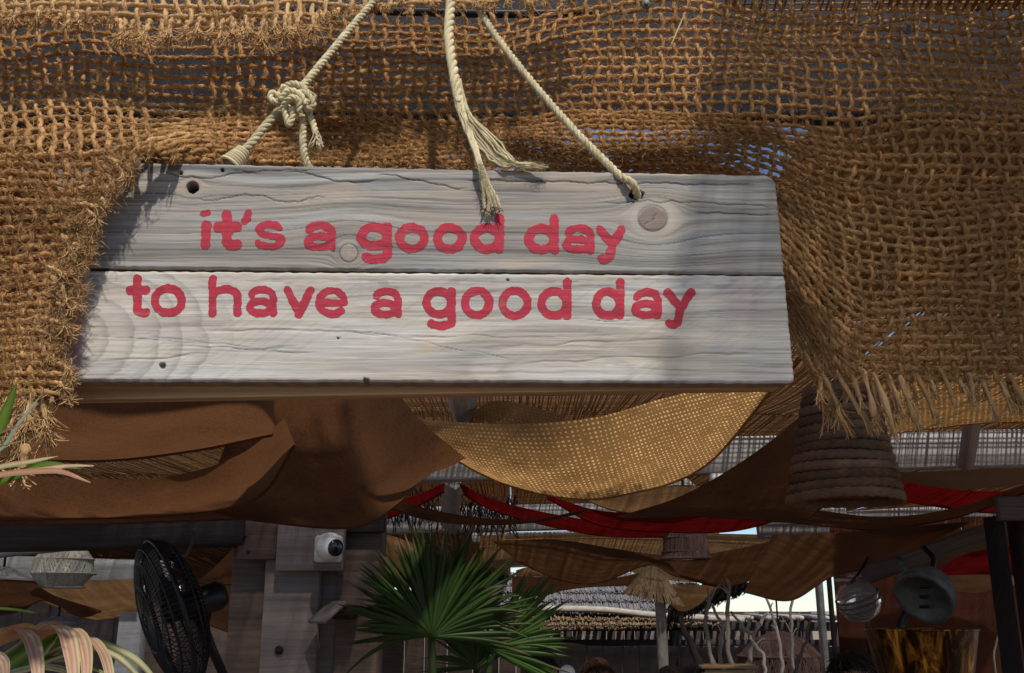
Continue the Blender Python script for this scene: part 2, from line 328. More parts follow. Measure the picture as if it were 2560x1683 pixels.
xbeam('roof_beam', 'dusty grey beam behind the pale wicker lamp at far left', (-80, 1446), (420, 1462), (66, 54), 9.5, WGREY, .1)
# short joist pieces seen below the sign
def joist(name, label, p0, p1, wpx, mat, cat='beam', thick=.08):
    a = atp(p0); b = atp(p1); wd = wpx/F*(p0[2]+p1[2])/2; ax = unit(b-a); nn = unit(np.cross(ax, np.array([0, 1., .01]))); n3 = np.cross(ax, nn)
    mb = MB(); mb.box((a+b)/2, (np.linalg.norm(b-a), wd, thick), np.stack([ax, nn, n3], 1), bev=.008)
    return tag(mb.build(name, mat), label, cat)
joist('joist', 'grey joist end hanging under the sign between the reed mats', (1150, 960, 3.6), (1168, 1110, 6.6), 50, WGREY)
joist('joist', 'rounded grey strut at the point where the red gauzes part', (1128, 1205, 7.6), (1126, 1320, 9.6), 42, WGREY)
joist('joist', 'dark joist crossing below the pale burlap sheet at far right', (2438, 1010, 6.4), (2414, 1165, 6.98), 34, WGREY)
# ---------------------------------------------------------------- far background
sb = MB()
for i in range(26):
    x = 1650+i*32+random.uniform(-8, 8); h = random.choice((3, 5, 7, 11, 4, 8)); Y = 150+random.uniform(-15, 20); a = at(x, 1539, Y); wd = random.uniform(24, 44)/F*Y
    sb2 = MB(); hh = h/F*Y+CZ; sb2.box((a[0], Y, hh/2), (wd, 12, hh), bev=.1)
    o = sb2.build('far_building', WHITEP if i % 2 else GREYT); tag(o, 'pale low building on the far skyline under the hazy sky', 'building', 'far buildings on the skyline')
pv = MB(); a = at(1380, 1548, 24); b = at(2120, 1548, 24)
t = thing('reed_pergola', 'far grey pergola with reed ends sticking out above the driftwood branches', 'pergola', (a[0], 24, 0))
mb = MB(); mb.box(((a[0]+b[0])/2, 24, a[2]-.16), (b[0]-a[0], .14, .2), bev=.02); mb.build('beam', WDARK, t)
mb = MB(); mb.box(((a[0]+b[0])/2, 24.1, a[2]-.52), (b[0]-a[0], .1, .14), bev=.02); mb.build('beam', WDARK, t)
for i in range(36):
    x = a[0]+(b[0]-a[0])*(i+.5)/36+random.uniform(-.03, .03); mb = MB(); mb.tube(spl([(x, 23.4, a[2]+.03), (x, 26, a[2]+.08)], 4), random.uniform(.045, .07), 6); mb.build('rafter', DRIFT if i % 3 else WDARK, t)
for x in (a[0]+.1, (a[0]+b[0])/2-.6, b[0]-.3):
    mb = MB(); mb.box((x, 24, a[2]/2-.1), (.18, .18, a[2]-.2), bev=.02); mb.build('post', WDARK, t)
t = thing('timber_shack', 'dark boarded beach shack far back behind the driftwood and heads', 'shack', (at(1620, 1683, 25.5)[0], 26, 0))
x0, x1 = at(1290, 1600, 26)[0], at(2010, 1600, 26)[0]; k = 0; x = x0
while x < x1:
    wd = random.uniform(.22, .34); mb = MB(); mb.box((x+wd/2, 26+random.uniform(-.015, .015), .85), (wd-.012, .05, 1.7), bev=.006); mb.build('plank', WDARK if k % 3 else WBROWN, t); x += wd; k += 1
for px, w_, h_ in ((1468, 56, 40), (1640, 60, 60), (1850, 40, 90), (1700, 34, 34)):
    p = at(px, 1640, 25.9); mb = MB(); mb.box((p[0], 25.93, 1.02), (w_/F*26, .06, h_/F*26), bev=.01); fr = mb.build('window_frame', WBROWN, t)
    mb = MB(); mb.box((p[0], 25.89, 1.02), (w_/F*26-.14, .03, h_/F*26-.14), bev=.004); mb.build('pane', CLEAR, fr)
# thatched roof beyond the palm
def thatch(name, label, corners, n_, mat, cat, r=.012, layers=5):
    A, B, C_, D = [np.array(atp(c)) for c in corners]   # top-left, top-right, bottom-right, bottom-left
    t_ = thing(name, label, cat, (A+B+C_+D)/4)
    for L in range(layers):
        v0, v1 = L/layers, (L+1.35)/layers; u = rng.random(n_); K = 4; tt = np.linspace(0, 1, K)
        vv = v0+(v1-v0)*tt[None]*rng.uniform(.8, 1.08, size=(n_, 1)); uu = u[:, None]+rng.normal(size=(n_, 1))*.006*tt[None]
        Pp = (A*(1-uu[..., None])+B*uu[..., None])*(1-vv[..., None])+(D*(1-uu[..., None])+C_*uu[..., None])*vv[..., None]
        nr = unit(np.cross(B-A, D-A)); nr = nr if nr[1] < 0 else -nr
        Pp = Pp+nr*(.02+.05*tt[None, :, None]+rng.normal(size=(n_, 1, 1))*.012)
        mb = MB(); mb.strands(Pp, r*rng.uniform(.6, 1.2, size=(n_, 1)), 3); o = mb.build('thatch_course', mat, t_)
    mb = MB(); mb.grid(np.array([[A, B], [D, C_]])-nr*.01); mb.build('roof_board', WBROWN, t_)
    return t_
t = thatch('thatch_roof', 'sunlit grey thatched roof beyond the fan palm, left of the thatched parasol', [(1170, 1436, 24), (1720, 1436, 24), (1760, 1532, 17), (1150, 1532, 17)], 1700, GREYT, 'thatched roof', .016)
thatch('thatch_roof', 'lower brown reed roof edge under the grey thatch', [(1290, 1532, 16.8), (1800, 1548, 16.8), (1800, 1572, 16), (1290, 1578, 16)], 500, STRAW, 'thatched roof', .016, 2)
mb = MB(); mb.tube(atp(spl([(1330, 1522, 15.8), (1500, 1524, 15.8), (1640, 1538, 15.8), (1860, 1550, 15.8)], 12)), .05, 7); tag(mb.build('roof_pole', DRIFT), 'pale wavy pole along the edge of the grey thatch', 'pole')
# walls closing the bar at the back left and right
def boards(name, label, pxa, pxb, Y, ztop, mat, cat, wmin=.16, wmax=.24, mat2=None):
    xa, xb = at(pxa, 1600, Y)[0], at(pxb, 1600, Y)[0]; t_ = thing(name, label, cat, ((xa+xb)/2, Y, 0)); x = xa; k = 0
    while x < xb-.02:
        wd = min(random.uniform(wmin, wmax), xb-x); mb = MB(); mb.box((x+wd/2, Y+random.uniform(-.01, .01), ztop/2), (wd-.006, .03, ztop+random.uniform(-.03, .03)), bev=.004)
        mb.build('plank', mat2 if (mat2 and random.random() < .4) else mat, t_); x += wd; k += 1
    return t_
boards('plank_wall', 'dark low plank partition at left behind the fan', -420, 600, 9.0, 1.78, WDARK, 'wall', .2, .34, WBROWN)
boards('plank_wall', 'plank wall behind the palm stems at the back of the bar', 600, 1290, 12.5, 1.42, WBROWN, 'wall', .2, .34, WDARK)
boards('plank_wall', 'tall brown plank wall behind the amber vessel at right', 2096, 3000, 9.6, 2.5, REDB, 'wall', .25, .4)
boards('plank_wall', 'dark low counter front behind the heads at right centre', 1300, 2150, 13.5, 1.22, WDARK, 'wall', .2, .34)
# ---------------------------------------------------------------- draped cloths
def drape(name, label, A, B, mat, bulge=.0, nu=48, nv=14, cat='cloth', hem=True, wr=.019, group=None, seed=0, thick=.003):
    A = atp(spl(A, nu)); B = atp(spl(B, nu)); v = np.linspace(0, 1, nv); P_ = A[:, None]*(1-v[None, :, None])+B[:, None]*v[None, :, None]
    l = np.r_[0, np.cumsum(np.linalg.norm(np.diff((A+B)/2, axis=0), axis=1))]; hl = np.linalg.norm(A-B, axis=1)
    dirv = unit(np.array([0, -.75, -.6])); u = np.linspace(0, 1, nu)
    P_ = P_+dirv*(bulge*4*(v*(1-v))[None, :, None]*np.sin(np.pi*np.clip(u, .02, .98))[:, None, None])
    P_ = P_+dirv*(wr*((fbm(l[:, None]*4.+v[None]*1.5, v[None]*2.2+hl[:, None]*0, seed+3, 3)-.5)*2)*(4*v*(1-v)+.15)[None])[..., None]
    tc = np.stack([np.broadcast_to(l[:, None], (nu, nv)), v[None]*hl[:, None], np.full((nu, nv), seed*.13)], -1)
    t_ = thing(name, label, cat, P_[nu//2, nv//2], group); mb = MB(); mb.grid(P_, tc); o = mb.build('fabric', mat, t_)
    if hem:
        mb = MB(); mb.tube(P_[:, -1], .006, 5, cap=True); mb.build('hem', mat, t_)
    return t_
D = drape
D('canvas_swag', 'near dark brown canvas swag under the left half of the sign', [(-90, 930, 1.6), (250, 905, 1.6), (640, 900, 1.6), (690, 1060, 1.75)], [(-90, 1140, 2.25), (230, 1150, 2.25), (480, 1125, 2.25), (678, 1085, 2.1)], BROWN, .05, seed=1, cat='canvas')
D('canvas_swag', 'lower dark brown fold of canvas beneath the near left swag', [(-90, 1165, 2.3), (160, 1195, 2.3), (420, 1190, 2.3), (600, 1135, 2.2), (712, 1045, 2.05)], [(-90, 1300, 2.7), (160, 1296, 2.7), (440, 1286, 2.7), (640, 1245, 2.6), (738, 1110, 2.3)], BROWN, .05, seed=2, cat='canvas')
D('canvas_swag', 'big smooth brown canvas drape hanging under the middle of the sign over the post', [(640, 930, 2.2), (800, 925, 2.2), (930, 930, 2.3), (1060, 1060, 2.8), (1165, 1146, 3.2)], [(500, 1270, 3.1), (640, 1300, 3.3), (880, 1318, 3.4), (990, 1262, 3.4), (1052, 1190, 3.3)], BROWN, .12, nu=64, nv=24, seed=3, cat='canvas')
D('canvas_swag', 'deep brown canvas behind the left folds, above the black beam', [(-90, 1180, 2.9), (200, 1200, 2.9), (560, 1180, 2.9), (700, 1100, 2.9)], [(-90, 1310, 3.3), (200, 1310, 3.3), (500, 1300, 3.3), (720, 1290, 3.3)], BROWN, .04, seed=4, cat='canvas')
D('gauze_sail', 'golden tan see-through gauze sail sagging below the sign', [(930, 962, 2.6), (1010, 1035, 2.9), (1150, 1055, 3.2), (1330, 1058, 3.35), (1500, 1040, 3.3), (1680, 990, 3.05), (1935, 930, 2.8)], [(930, 966, 2.6), (1080, 1105, 3.3), (1240, 1200, 3.75), (1420, 1244, 3.9), (1560, 1236, 3.9), (1760, 1165, 3.6), (1955, 945, 2.85)], TAN, .06, nu=90, nv=30, seed=5, cat='sail', wr=.02)
D('gauze_sail', 'tan gauze tongue behind the left end of the golden sail', [(1180, 1030, 4.2), (1250, 1000, 4.2), (1400, 1035, 4.4)], [(1160, 1085, 4.6), (1280, 1130, 4.6), (1420, 1120, 4.6)], TAN, .03, seed=6, cat='sail')
D('gauze_sail', 'small sandy gauze sail between the golden sail and the red strip', [(1440, 1236, 5.0), (1640, 1217, 5.0), (1840, 1216, 5.0)], [(1440, 1240, 5.2), (1560, 1280, 5.4), (1700, 1272, 5.4), (1840, 1220, 5.2)], TANP, .03, seed=7, cat='sail')
D('canvas_swag', 'brown canvas swag sweeping up to the right beside the braided lampshade', [(1540, 1292, 4.6), (1700, 1240, 4.2), (1860, 1150, 3.9), (1990, 1050, 3.7), (2010, 1000, 3.7)], [(1560, 1296, 4.8), (1740, 1290, 4.7), (1900, 1300, 4.6), (2010, 1300, 4.5), (2060, 1260, 4.4)], BROWN, .05, seed=8, cat='canvas')
D('gauze_strip', 'long red gauze strip sagging across the middle, upper of the two', [(1370, 1238, 5.2), (1500, 1276, 5.3), (1680, 1280, 5.3), (1860, 1270, 5.3), (2020, 1270, 5.2)], [(1370, 1246, 5.3), (1500, 1312, 5.7), (1680, 1330, 5.8), (1850, 1324, 5.7), (2020, 1274, 5.3)], RED, .03, seed=9, cat='red cloth')
D('gauze_strip', 'red gauze strip falling from the strut to the plum lampshade, lower of the two', [(1146, 1206, 6.1), (1240, 1250, 6.2), (1380, 1284, 6.3), (1500, 1302, 6.3), (1680, 1312, 6.3)], [(1160, 1236, 6.3), (1240, 1278, 6.5), (1380, 1316, 6.7), (1520, 1340, 6.8), (1690, 1342, 6.8)], RED, .02, seed=10, cat='red cloth')
D('gauze_strip', 'short red gauze strip left of the strut, partly behind the brown drape', [(960, 1262, 6.3), (1050, 1234, 6.2), (1112, 1206, 6.1)], [(960, 1300, 6.6), (1040, 1266, 6.5), (1110, 1230, 6.3)], RED, .01, seed=11, cat='red cloth')
D('gauze_strip', 'bright red cloth right of the braided lampshade', [(2200, 1190, 6.4), (2330, 1216, 6.4), (2470, 1228, 6.4), (2620, 1222, 6.3)], [(2200, 1240, 6.8), (2330, 1264, 6.9), (2480, 1282, 6.9), (2620, 1276, 6.8)], RED, .02, seed=12, cat='red cloth')
D('gauze_strip', 'lowest red cloth at the right edge beside the dark post', [(2340, 1425, 6.6), (2420, 1384, 6.4), (2540, 1362, 6.3)], [(2340, 1435, 6.7), (2440, 1442, 6.9), (2540, 1440, 6.9)], RED, .02, seed=13, cat='red cloth')
D('canvas_strip', 'narrow brown canvas band curving up from the drape towards the red strip', [(984, 1246, 3.9), (1080, 1274, 4.0), (1220, 1296, 4.1), (1350, 1294, 4.1), (1466, 1273, 4.0)], [(970, 1268, 4.0), (1080, 1300, 4.1), (1220, 1310, 4.2), (1350, 1302, 4.2), (1468, 1277, 4.0)], BROWN, .0, seed=14, cat='canvas')
D('canvas_swag', 'broad brown swag across the middle, left hump above the thatched parasol', [(1230, 1352, 7.6), (1400, 1350, 7.5), (1540, 1372, 7.4), (1700, 1390, 7.2), (1850, 1370, 7.2), (2000, 1334, 7.2)], [(1290, 1402, 8.1), (1400, 1450, 8.5), (1500, 1456, 8.5), (1620, 1412, 8.2), (1690, 1440, 8.2), (1800, 1462, 8.2), (1900, 1440, 8.0), (2010, 1380, 7.7)], BROWN, .04, nu=70, seed=15, cat='canvas')
D('canvas_swag', 'lower ragged brown swag behind the fan palm tips', [(1280, 1440, 9.4), (1400, 1444, 9.4), (1500, 1450, 9.4), (1610, 1430, 9.3)], [(1280, 1490, 9.9), (1350, 1488, 9.9), (1440, 1470, 9.8), (1600, 1460, 9.7)], BROWN, .02, seed=16, cat='canvas')
D('canvas_swag', 'long brown swag under the braided lampshade curving up to the right post', [(1960, 1284, 4.9), (2030, 1274, 4.7), (2200, 1292, 4.8), (2380, 1270, 4.7), (2600, 1200, 4.4)], [(1930, 1300, 5.0), (2080, 1316, 5.2), (2200, 1322, 5.3), (2400, 1290, 5.1), (2600, 1216, 4.5)], BROWN, .02, seed=17, cat='canvas')
D('canvas_swag', 'wide brown swag with two points in front of the sky at right', [(1930, 1336, 5.6), (2060, 1334, 5.4), (2240, 1318, 5.2), (2420, 1304, 5.0)], [(1860, 1480, 6.6), (1975, 1500, 6.7), (2080, 1440, 6.2), (2220, 1404, 5.9), (2420, 1306, 5.1)], BROWN, .06, seed=18, cat='canvas')
D('canvas_swag', 'small brown swag beside the sky gap, left of the two pointed swag', [(1660, 1392, 6.9), (1800, 1400, 6.9), (1960, 1376, 6.8)], [(1700, 1440, 7.3), (1800, 1466, 7.4), (1900, 1440, 7.3), (1985, 1380, 6.9)], BROWN, .02, seed=19, cat='canvas')
D('pale_sail', 'pale tan pennant hanging behind the thatched parasol', [(1660, 1462, 11.5), (1720, 1460, 11.4), (1800, 1466, 11.3)], [(1660, 1500, 11.9), (1704, 1528, 12.2), (1750, 1510, 12.0), (1796, 1468, 11.4)], TANP, .02, seed=20, cat='sail')
D('pale_sail', 'sunlit tan awning low at left under the wicker lamp', [(90, 1440, 7.0), (200, 1450, 7.0), (345, 1448, 7.0)], [(100, 1500, 7.8), (230, 1548, 8.2), (345, 1530, 8.0)], TANP, .05, seed=21, cat='sail')
D('canvas_swag', 'brown swag crossing in front of the tan awning at far left', [(-90, 1450, 5.8), (60, 1452, 5.8), (140, 1490, 6.0), (250, 1524, 6.1)], [(-90, 1545, 6.4), (40, 1530, 6.4), (110, 1500, 6.3), (200, 1540, 6.4), (252, 1528, 6.3)], BROWN, .02, seed=22, cat='canvas')
D('canvas_swag', 'triangular brown cloth right of the fan cage', [(498, 1452, 5.2), (540, 1414, 5.1), (592, 1362, 5.0)], [(498, 1456, 5.4), (540, 1460, 5.4), (592, 1462, 5.4)], BROWN, .01, seed=23, cat='canvas')
D('canvas_swag', 'rust brown cloth hanging between the fan motor and the post', [(452, 1455, 6.1), (520, 1462, 6.1), (600, 1466, 6.0)], [(452, 1530, 6.6), (520, 1560, 6.8), (600, 1590, 6.9)], BROWN, .02, seed=24, cat='canvas')
D('burlap_sheet', 'glowing sunlit burlap sheet hanging behind the right fringe', [(2190, 955, 4.6), (2330, 900, 4.4), (2480, 880, 4.3), (2700, 880, 4.2)], [(2220, 1085, 6.2), (2340, 1070, 6.0), (2480, 1056, 5.9), (2700, 1052, 5.9)], BURL2, .03, seed=25, cat='burlap')
D('burlap_sheet', 'brown woven roof sheet rising right of the braided lampshade', [(2215, 1180, 7.6), (2330, 1178, 7.6), (2640, 1165, 7.5)], [(2215, 1215, 8.6), (2400, 1222, 8.6), (2640, 1200, 8.4)], STRAW, .02, seed=26, cat='burlap')
D('white_cloth', 'cream cloth with dark motif at right above the russet curtain', [(2352, 1440, 5.9), (2440, 1436, 5.9), (2536, 1440, 5.9)], [(2352, 1470, 6.1), (2440, 1480, 6.2), (2536, 1462, 6.1)], TANP, .01, seed=27, cat='cloth')
D('russet_curtain', 'dark russet curtain hanging at right behind the amber vessel', [(2180, 1400, 7.4), (2300, 1440, 7.4), (2440, 1460, 7.4), (2580, 1450, 7.4)], [(2180, 1800, 7.4), (2300, 1800, 7.4), (2440, 1800, 7.4), (2580, 1800, 7.4)], REDB, .0, wr=.05, seed=28, cat='curtain')
D('pale_sail', 'long tan awning strip behind the brown swags, under the far cross beam', [(1200, 1338, 13.2), (1500, 1332, 13.2), (1800, 1334, 13.2), (2080, 1340, 13.2)], [(1200, 1420, 14.2), (1480, 1416, 14.4), (1700, 1452, 14.6), (1860, 1452, 14.4), (2080, 1400, 14.2)], TANP, .02, seed=31, cat='sail')
D('pale_sail', 'tan canvas panel at right behind the spotlight and slanting beam', [(2080, 1380, 8.8), (2300, 1340, 8.8), (2560, 1300, 8.8)], [(2080, 1440, 9.2), (2300, 1452, 9.2), (2560, 1450, 9.2)], BROWN, .02, seed=32, cat='sail')
D('canvas_swag', 'sandy folded awning piece seen between palm tips', [(1290, 1425, 10.6), (1330, 1418, 10.6), (1400, 1444, 10.6)], [(1290, 1446, 10.9), (1340, 1440, 10.9), (1404, 1446, 10.7)], TANP, .0, seed=29, cat='canvas')
D('canvas_swag', 'tan slanting awning behind the palm crown at left', [(944, 1334, 10.9), (980, 1340, 10.9), (1040, 1360, 10.9)], [(944, 1440, 12.4), (1000, 1430, 12.4), (1050, 1432, 12.4)], TANP, .0, seed=30, cat='canvas')
# twigs of a brush screen hanging above the pale beam
mb = MB(); K = 5; Hn = 170; u = rng.random(Hn); st = np.stack([965+u*330, 1236+rng.normal(size=Hn)*14+20*u, np.full(Hn, 9.6)], -1)
Pt = np.zeros((Hn, K, 3)); pp = st.copy()
for k in range(K): Pt[:, k] = atp(pp); pp = pp+np.stack([rng.normal(size=Hn)*5, np.full(Hn, 17)+rng.normal(size=Hn)*4, rng.normal(size=Hn)*.02], -1)
mb.strands(Pt, .007, 3); tag(mb.build('twig_fringe', WDARK), 'dark dangling twigs of a brush screen over the pale beam', 'twigs', kind='stuff')
mb = MB(); Hn = 620; u = rng.random(Hn); pp = np.stack([1690+u*185, 1456+30*(1-u)*rng.random(Hn), np.full(Hn, 12.6)+rng.normal(size=Hn)*.1], -1); Pt = np.zeros((Hn, K, 3))
for k in range(K): Pt[:, k] = atp(pp); pp = pp+np.stack([rng.normal(size=Hn)*3-5, (7+15*(1-u))*rng.uniform(.6, 1.2, Hn), rng.normal(size=Hn)*.02], -1)
mb.strands(Pt, .008, 3); tag(mb.build('frond_fringe', WDARK), 'dark drooping dry fronds at the left side of the sky opening', 'fronds', kind='stuff')
# ---------------------------------------------------------------- timber post with camera
PY = 4.0
t = thing('timber_post', 'stout post built of dark boards under the brown drape, beside the fan palm', 'post', (at(740, 1600, PY)[0], PY, 0))
def pboard(x0, x1, y0, y1, Yf, mat, name='board', dep=.05, par=None, zb=None):
    a = at(x0, y0, Yf); b = at(x1, y1, Yf); z0 = b[2] if zb is None else zb; mb = MB(); mb.box(((a[0]+b[0])/2, Yf+dep/2, (a[2]+z0)/2), (b[0]-a[0]-.003, dep, a[2]-z0), bev=.004)
    return mb.build(name, mat, par or t)
pboard(590, 668, 1270, 1683, 4.02, WBROWN, zb=0, dep=.2); pboard(672, 788, 1270, 1683, 3.97, WPOST, zb=0, dep=.2); pboard(792, 848, 1270, 1683, 4.03, WPOST, zb=0, dep=.2); pboard(850, 940, 1270, 1683, 4.0, WBROWN, zb=0, dep=.2)
pboard(600, 690, 1270, 1398, 3.93, WBROWN, 'cleat'); pboard(695, 858, 1280, 1427, 3.91, WPOST, 'cleat'); pboard(850, 960, 1270, 1330, 3.95, WDARK, 'cleat')
mb = MB(); p = at(697, 1625, 3.962); mb.lathe([(.0, -.004), (.012, -.004), (.016, -.001), (.016, .004)], p, (0, 1, 0), 16); mb.build('bolt', BLACK, t)
for q in ((620, 1380), (612, 1340)):
    mb = MB(); mb.lathe([(0, -.003), (.006, -.002), (.006, .004)], at(*q, 3.925), (0, 1, 0), 10); mb.build('nail', BLACK, t)
t = thing('wall_shelf', 'small dark angled bracket and block fixed to the post by the palm', 'bracket', at(840, 1530, 3.9))
a = at(790, 1556, 3.84); b = at(848, 1505, 3.9); mb = MB(); ax = unit(b-a); mb.box((a+b)/2, (np.linalg.norm(b-a), .12, .014), np.stack([ax, unit(np.cross(ax, (0, 0, 1.)))*1, np.cross(ax, unit(np.cross(ax, (0, 0, 1.))))], 1), bev=.003); mb.build('strut', WPOST, t)
mb = MB(); mb.box(at(862, 1530, 3.93), (.09, .12, .055), bev=.015); mb.build('block', WDARK, t)
t = thing('security_camera', 'white dome security camera on the post facing right', 'security camera', at(820, 1375, 3.9))
mb = MB(); p = at(822, 1372, 3.9); mb.box((p[0], 3.895, p[2]), (.105, .03, .1), bev=.008); mb.build('base_plate', WHITEP, t)
mb = MB(); c = at(824, 1367, 3.84); rr = .054; th = np.linspace(0, np.pi, 14); ax = unit(np.array([.62, -.75, -.12])); mb.lathe(np.c_[rr*np.sin(th), -rr*np.cos(th)], c, ax, 24); mb.build('dome', WHITEP, t)
mb = MB(); mb.lathe([(.0, .0575), (.020, .0565), (.030, .052), (.032, .047), (.031, .038)], c, ax, 20); mb.build('lens', LENS, t)
# right hand post
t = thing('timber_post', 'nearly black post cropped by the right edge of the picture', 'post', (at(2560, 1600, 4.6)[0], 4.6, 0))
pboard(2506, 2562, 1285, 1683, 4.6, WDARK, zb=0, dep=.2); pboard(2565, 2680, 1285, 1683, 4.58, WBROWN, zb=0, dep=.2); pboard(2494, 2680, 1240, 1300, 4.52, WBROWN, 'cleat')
t = thing('timber_post', 'grey post standing right of the sky gap among the branches', 'post', (at(2060, 1600, 12)[0], 12, 0))
pboard(2044, 2076, 1440, 1683, 12, WGREY, zb=0, dep=.15); pboard(2078, 2092, 1440, 1683, 12.05, WDARK, zb=0, dep=.1)
t = thing('timber_post', 'slim grey post low at left between the awning and the fan', 'post', (at(320, 1600, 7.2)[0], 7.2, 0)); pboard(298, 343, 1530, 1683, 7.2, WGREY, zb=0, dep=.12)
# ---------------------------------------------------------------- lamps
def braid_shade():
    Yc = 3.25; t = thing('rope_lampshade', 'large dark braided rope lampshade under the right fringe', 'lampshade', at(2110, 1150, Yc)); n_ = 12
    for i in range(n_):
        f_ = i/(n_-1); py = 985+(1246-985)*f_; r_ = (82+(134-82)*f_)/F*Yc*1.02; cx = 2098+14*f_; c = at(cx, py, Yc)
        k = 216; th = np.linspace(0, 2*np.pi, k+1)[:-1]; hh = .0155
        for b_ in range(1):
            ring = MB(); cs = np.linspace(0, 2*np.pi, 13)[:-1]
            A_, B_ = np.meshgrid(th, cs, indexing='ij'); per = 31
            herring = np.abs(((i*.37+A_*per/(2*np.pi)+1.0*np.abs(np.sin(B_-.3)))) % 1-.5)*2
            rad = hh*(1+.27*(herring-.5)+.12*(vn(A_*14, B_*2, i)-.5)); mrad = r_+.004*(vn(A_*3, A_*0, i+40)-.5)
            Rr = mrad+rad*.62*np.cos(B_); Zz = rad*np.sin(B_)+.003*np.sin(A_*2+i)
            P_ = np.stack([c[0]+Rr*np.cos(A_), c[1]+Rr*np.sin(A_), c[2]+Zz], -1); P_ = np.concatenate([P_, P_[:1]], 0); P_ = np.concatenate([P_, P_[:, :1]], 1)
            A2 = np.broadcast_to(np.r_[th, 2*np.pi][:, None], P_.shape[:2]); B2 = np.broadcast_to(np.r_[cs, 2*np.pi][None], P_.shape[:2])
            ring.grid(P_, np.stack([A2*r_, B2*.3+A2*2, np.full(P_.shape[:2], random.random())], -1), flip=True); ring.build('braid_ring', JUTE, t)
    mb = MB(); c = at(2098, 975, Yc); mb.tube(spl([c, c+np.array([0, 0, .35])], 4), .006, 6); mb.build('cord', BLACK, t)
    h = MB(); Hn = 500; a_ = rng.random(Hn)*6.283; f_ = rng.random(Hn); rr = (82+52*f_)/F*Yc*1.05; c0 = at(2098, 985, Yc); c1 = at(2112, 1246, Yc); cc = c0[None]*(1-f_[:, None])+c1[None]*f_[:, None]
    d_ = np.stack([np.cos(a_), np.sin(a_), np.zeros(Hn)], -1); K = 4; Pp = np.zeros((Hn, K, 3)); q = cc+d_*rr[:, None]; dv = d_*.6+rng.normal(size=(Hn, 3))*.7; dv[:, 2] -= .4
    for k in range(K): Pp[:, k] = q; q = q+unit(dv)*.007; dv = dv+rng.normal(size=(Hn, 3))*.3
    h.strands(Pp, .0005, 3); tag(h.build('fuzz', JUTE, t), kind='stuff')
braid_shade()
def strand_shade(name, label, prof, cx, Yc, mat, n_=70, r=.0035, twist=.25, cross=True, cl=.35):
    "prof: list of (py, radius px)"
    c = [at(cx, p[0], Yc) for p in prof]; t = thing(name, label, 'lampshade', c[len(c)//2]); ring = []
    for seg in range(len(prof)-1):
        mb = MB(); K = 4; tt = np.linspace(0, 1, K)
        for sgn in ((1, -1) if cross else (1,)):
            th = np.linspace(0, 2*np.pi, n_, endpoint=False)+rng.normal(size=n_)*.02
            ph = th[:, None]+sgn*twist*tt[None]; ra = (prof[seg][1]+(prof[seg+1][1]-prof[seg][1])*tt)/F*Yc; zz = c[seg][2]+(c[seg+1][2]-c[seg][2])*tt
            P_ = np.stack([c[0][0]+ra[None]*np.cos(ph), Yc+ra[None]*np.sin(ph), np.broadcast_to(zz[None], ph.shape)], -1); mb.strands(P_, r*rng.uniform(.7, 1.3, size=(n_, 1)), 4)
        mb.build('strand_band', mat, t)
    for p, q in zip(prof, c):
        mb = MB(); th = np.linspace(0, 2*np.pi, 33); ra = p[1]/F*Yc; mb.tube(np.stack([q[0]+ra*np.cos(th), Yc+ra*np.sin(th), np.full(33, q[2])], -1), r*1.3, 6, cap=False, ref=(0, 0, 1)); mb.build('ring', mat, t)
    q = c[0]; mb = MB(); mb.tube(spl([q-np.array([0, 0, .0]), q+np.array([0, 0, cl])], 4), .008, 6); mb.build('cord', BLACK, t)
    return t
strand_shade('wicker_lampshade', 'pale six sided wicker lampshade hanging low at left', [(1368, 44), (1398, 66), (1434, 70), (1468, 44)], 164, 6.0, WICKER, 120, .0042, .22)
strand_shade('wicker_lampshade', 'plum brown cylindrical string lampshade below the red strip', [(1306, 48), (1345, 50), (1380, 54), (1397, 60)], 1711, 6.4, PURW, 110, .0055, .05)
strand_shade('wicker_lampshade', 'small grey conical lampshade at the far left edge', [(1420, 12), (1446, 60), (1452, 78)], 10, 6.3, GREYT, 120, .006, .1)
strand_shade('wicker_lampshade', 'grey domed lampshade low behind the pink striped leaves', [(1544, 14), (1556, 38), (1576, 52), (1590, 54)], 146, 5.0, GREYT, 110, .005, .2, cl=.05)
strand_shade('wicker_lampshade', 'small grey cone lampshade between fan motor and post', [(1518, 10), (1534, 36), (1550, 52)], 555, 7.5, GREYT, 110, .007, .1)
strand_shade('wicker_lampshade', 'tiny pale string lampshade under the golden sail', [(1190, 8), (1216, 34)], 1702, 8.0, WICKER, 60, .004, .1)
strand_shade('wicker_lampshade', 'dark domed wicker lampshade low at right behind the branches', [(1580, 12), (1600, 60), (1640, 96), (1690, 100)], 1946, 9.0, PURW, 150, .008, .15)
t = thing('light_box', 'small white box light fixed under the grey cross beam', 'light', at(1793, 1200, 6.9)); mb = MB(); mb.box(at(1793, 1198, 6.9), (.1, .08, .075), bev=.008); mb.build('housing', WHITEP, t); mb = MB(); mb.box(at(1793, 1214, 6.9), (.085, .06, .01), bev=.002); mb.build('diffuser', CLEAR, t)
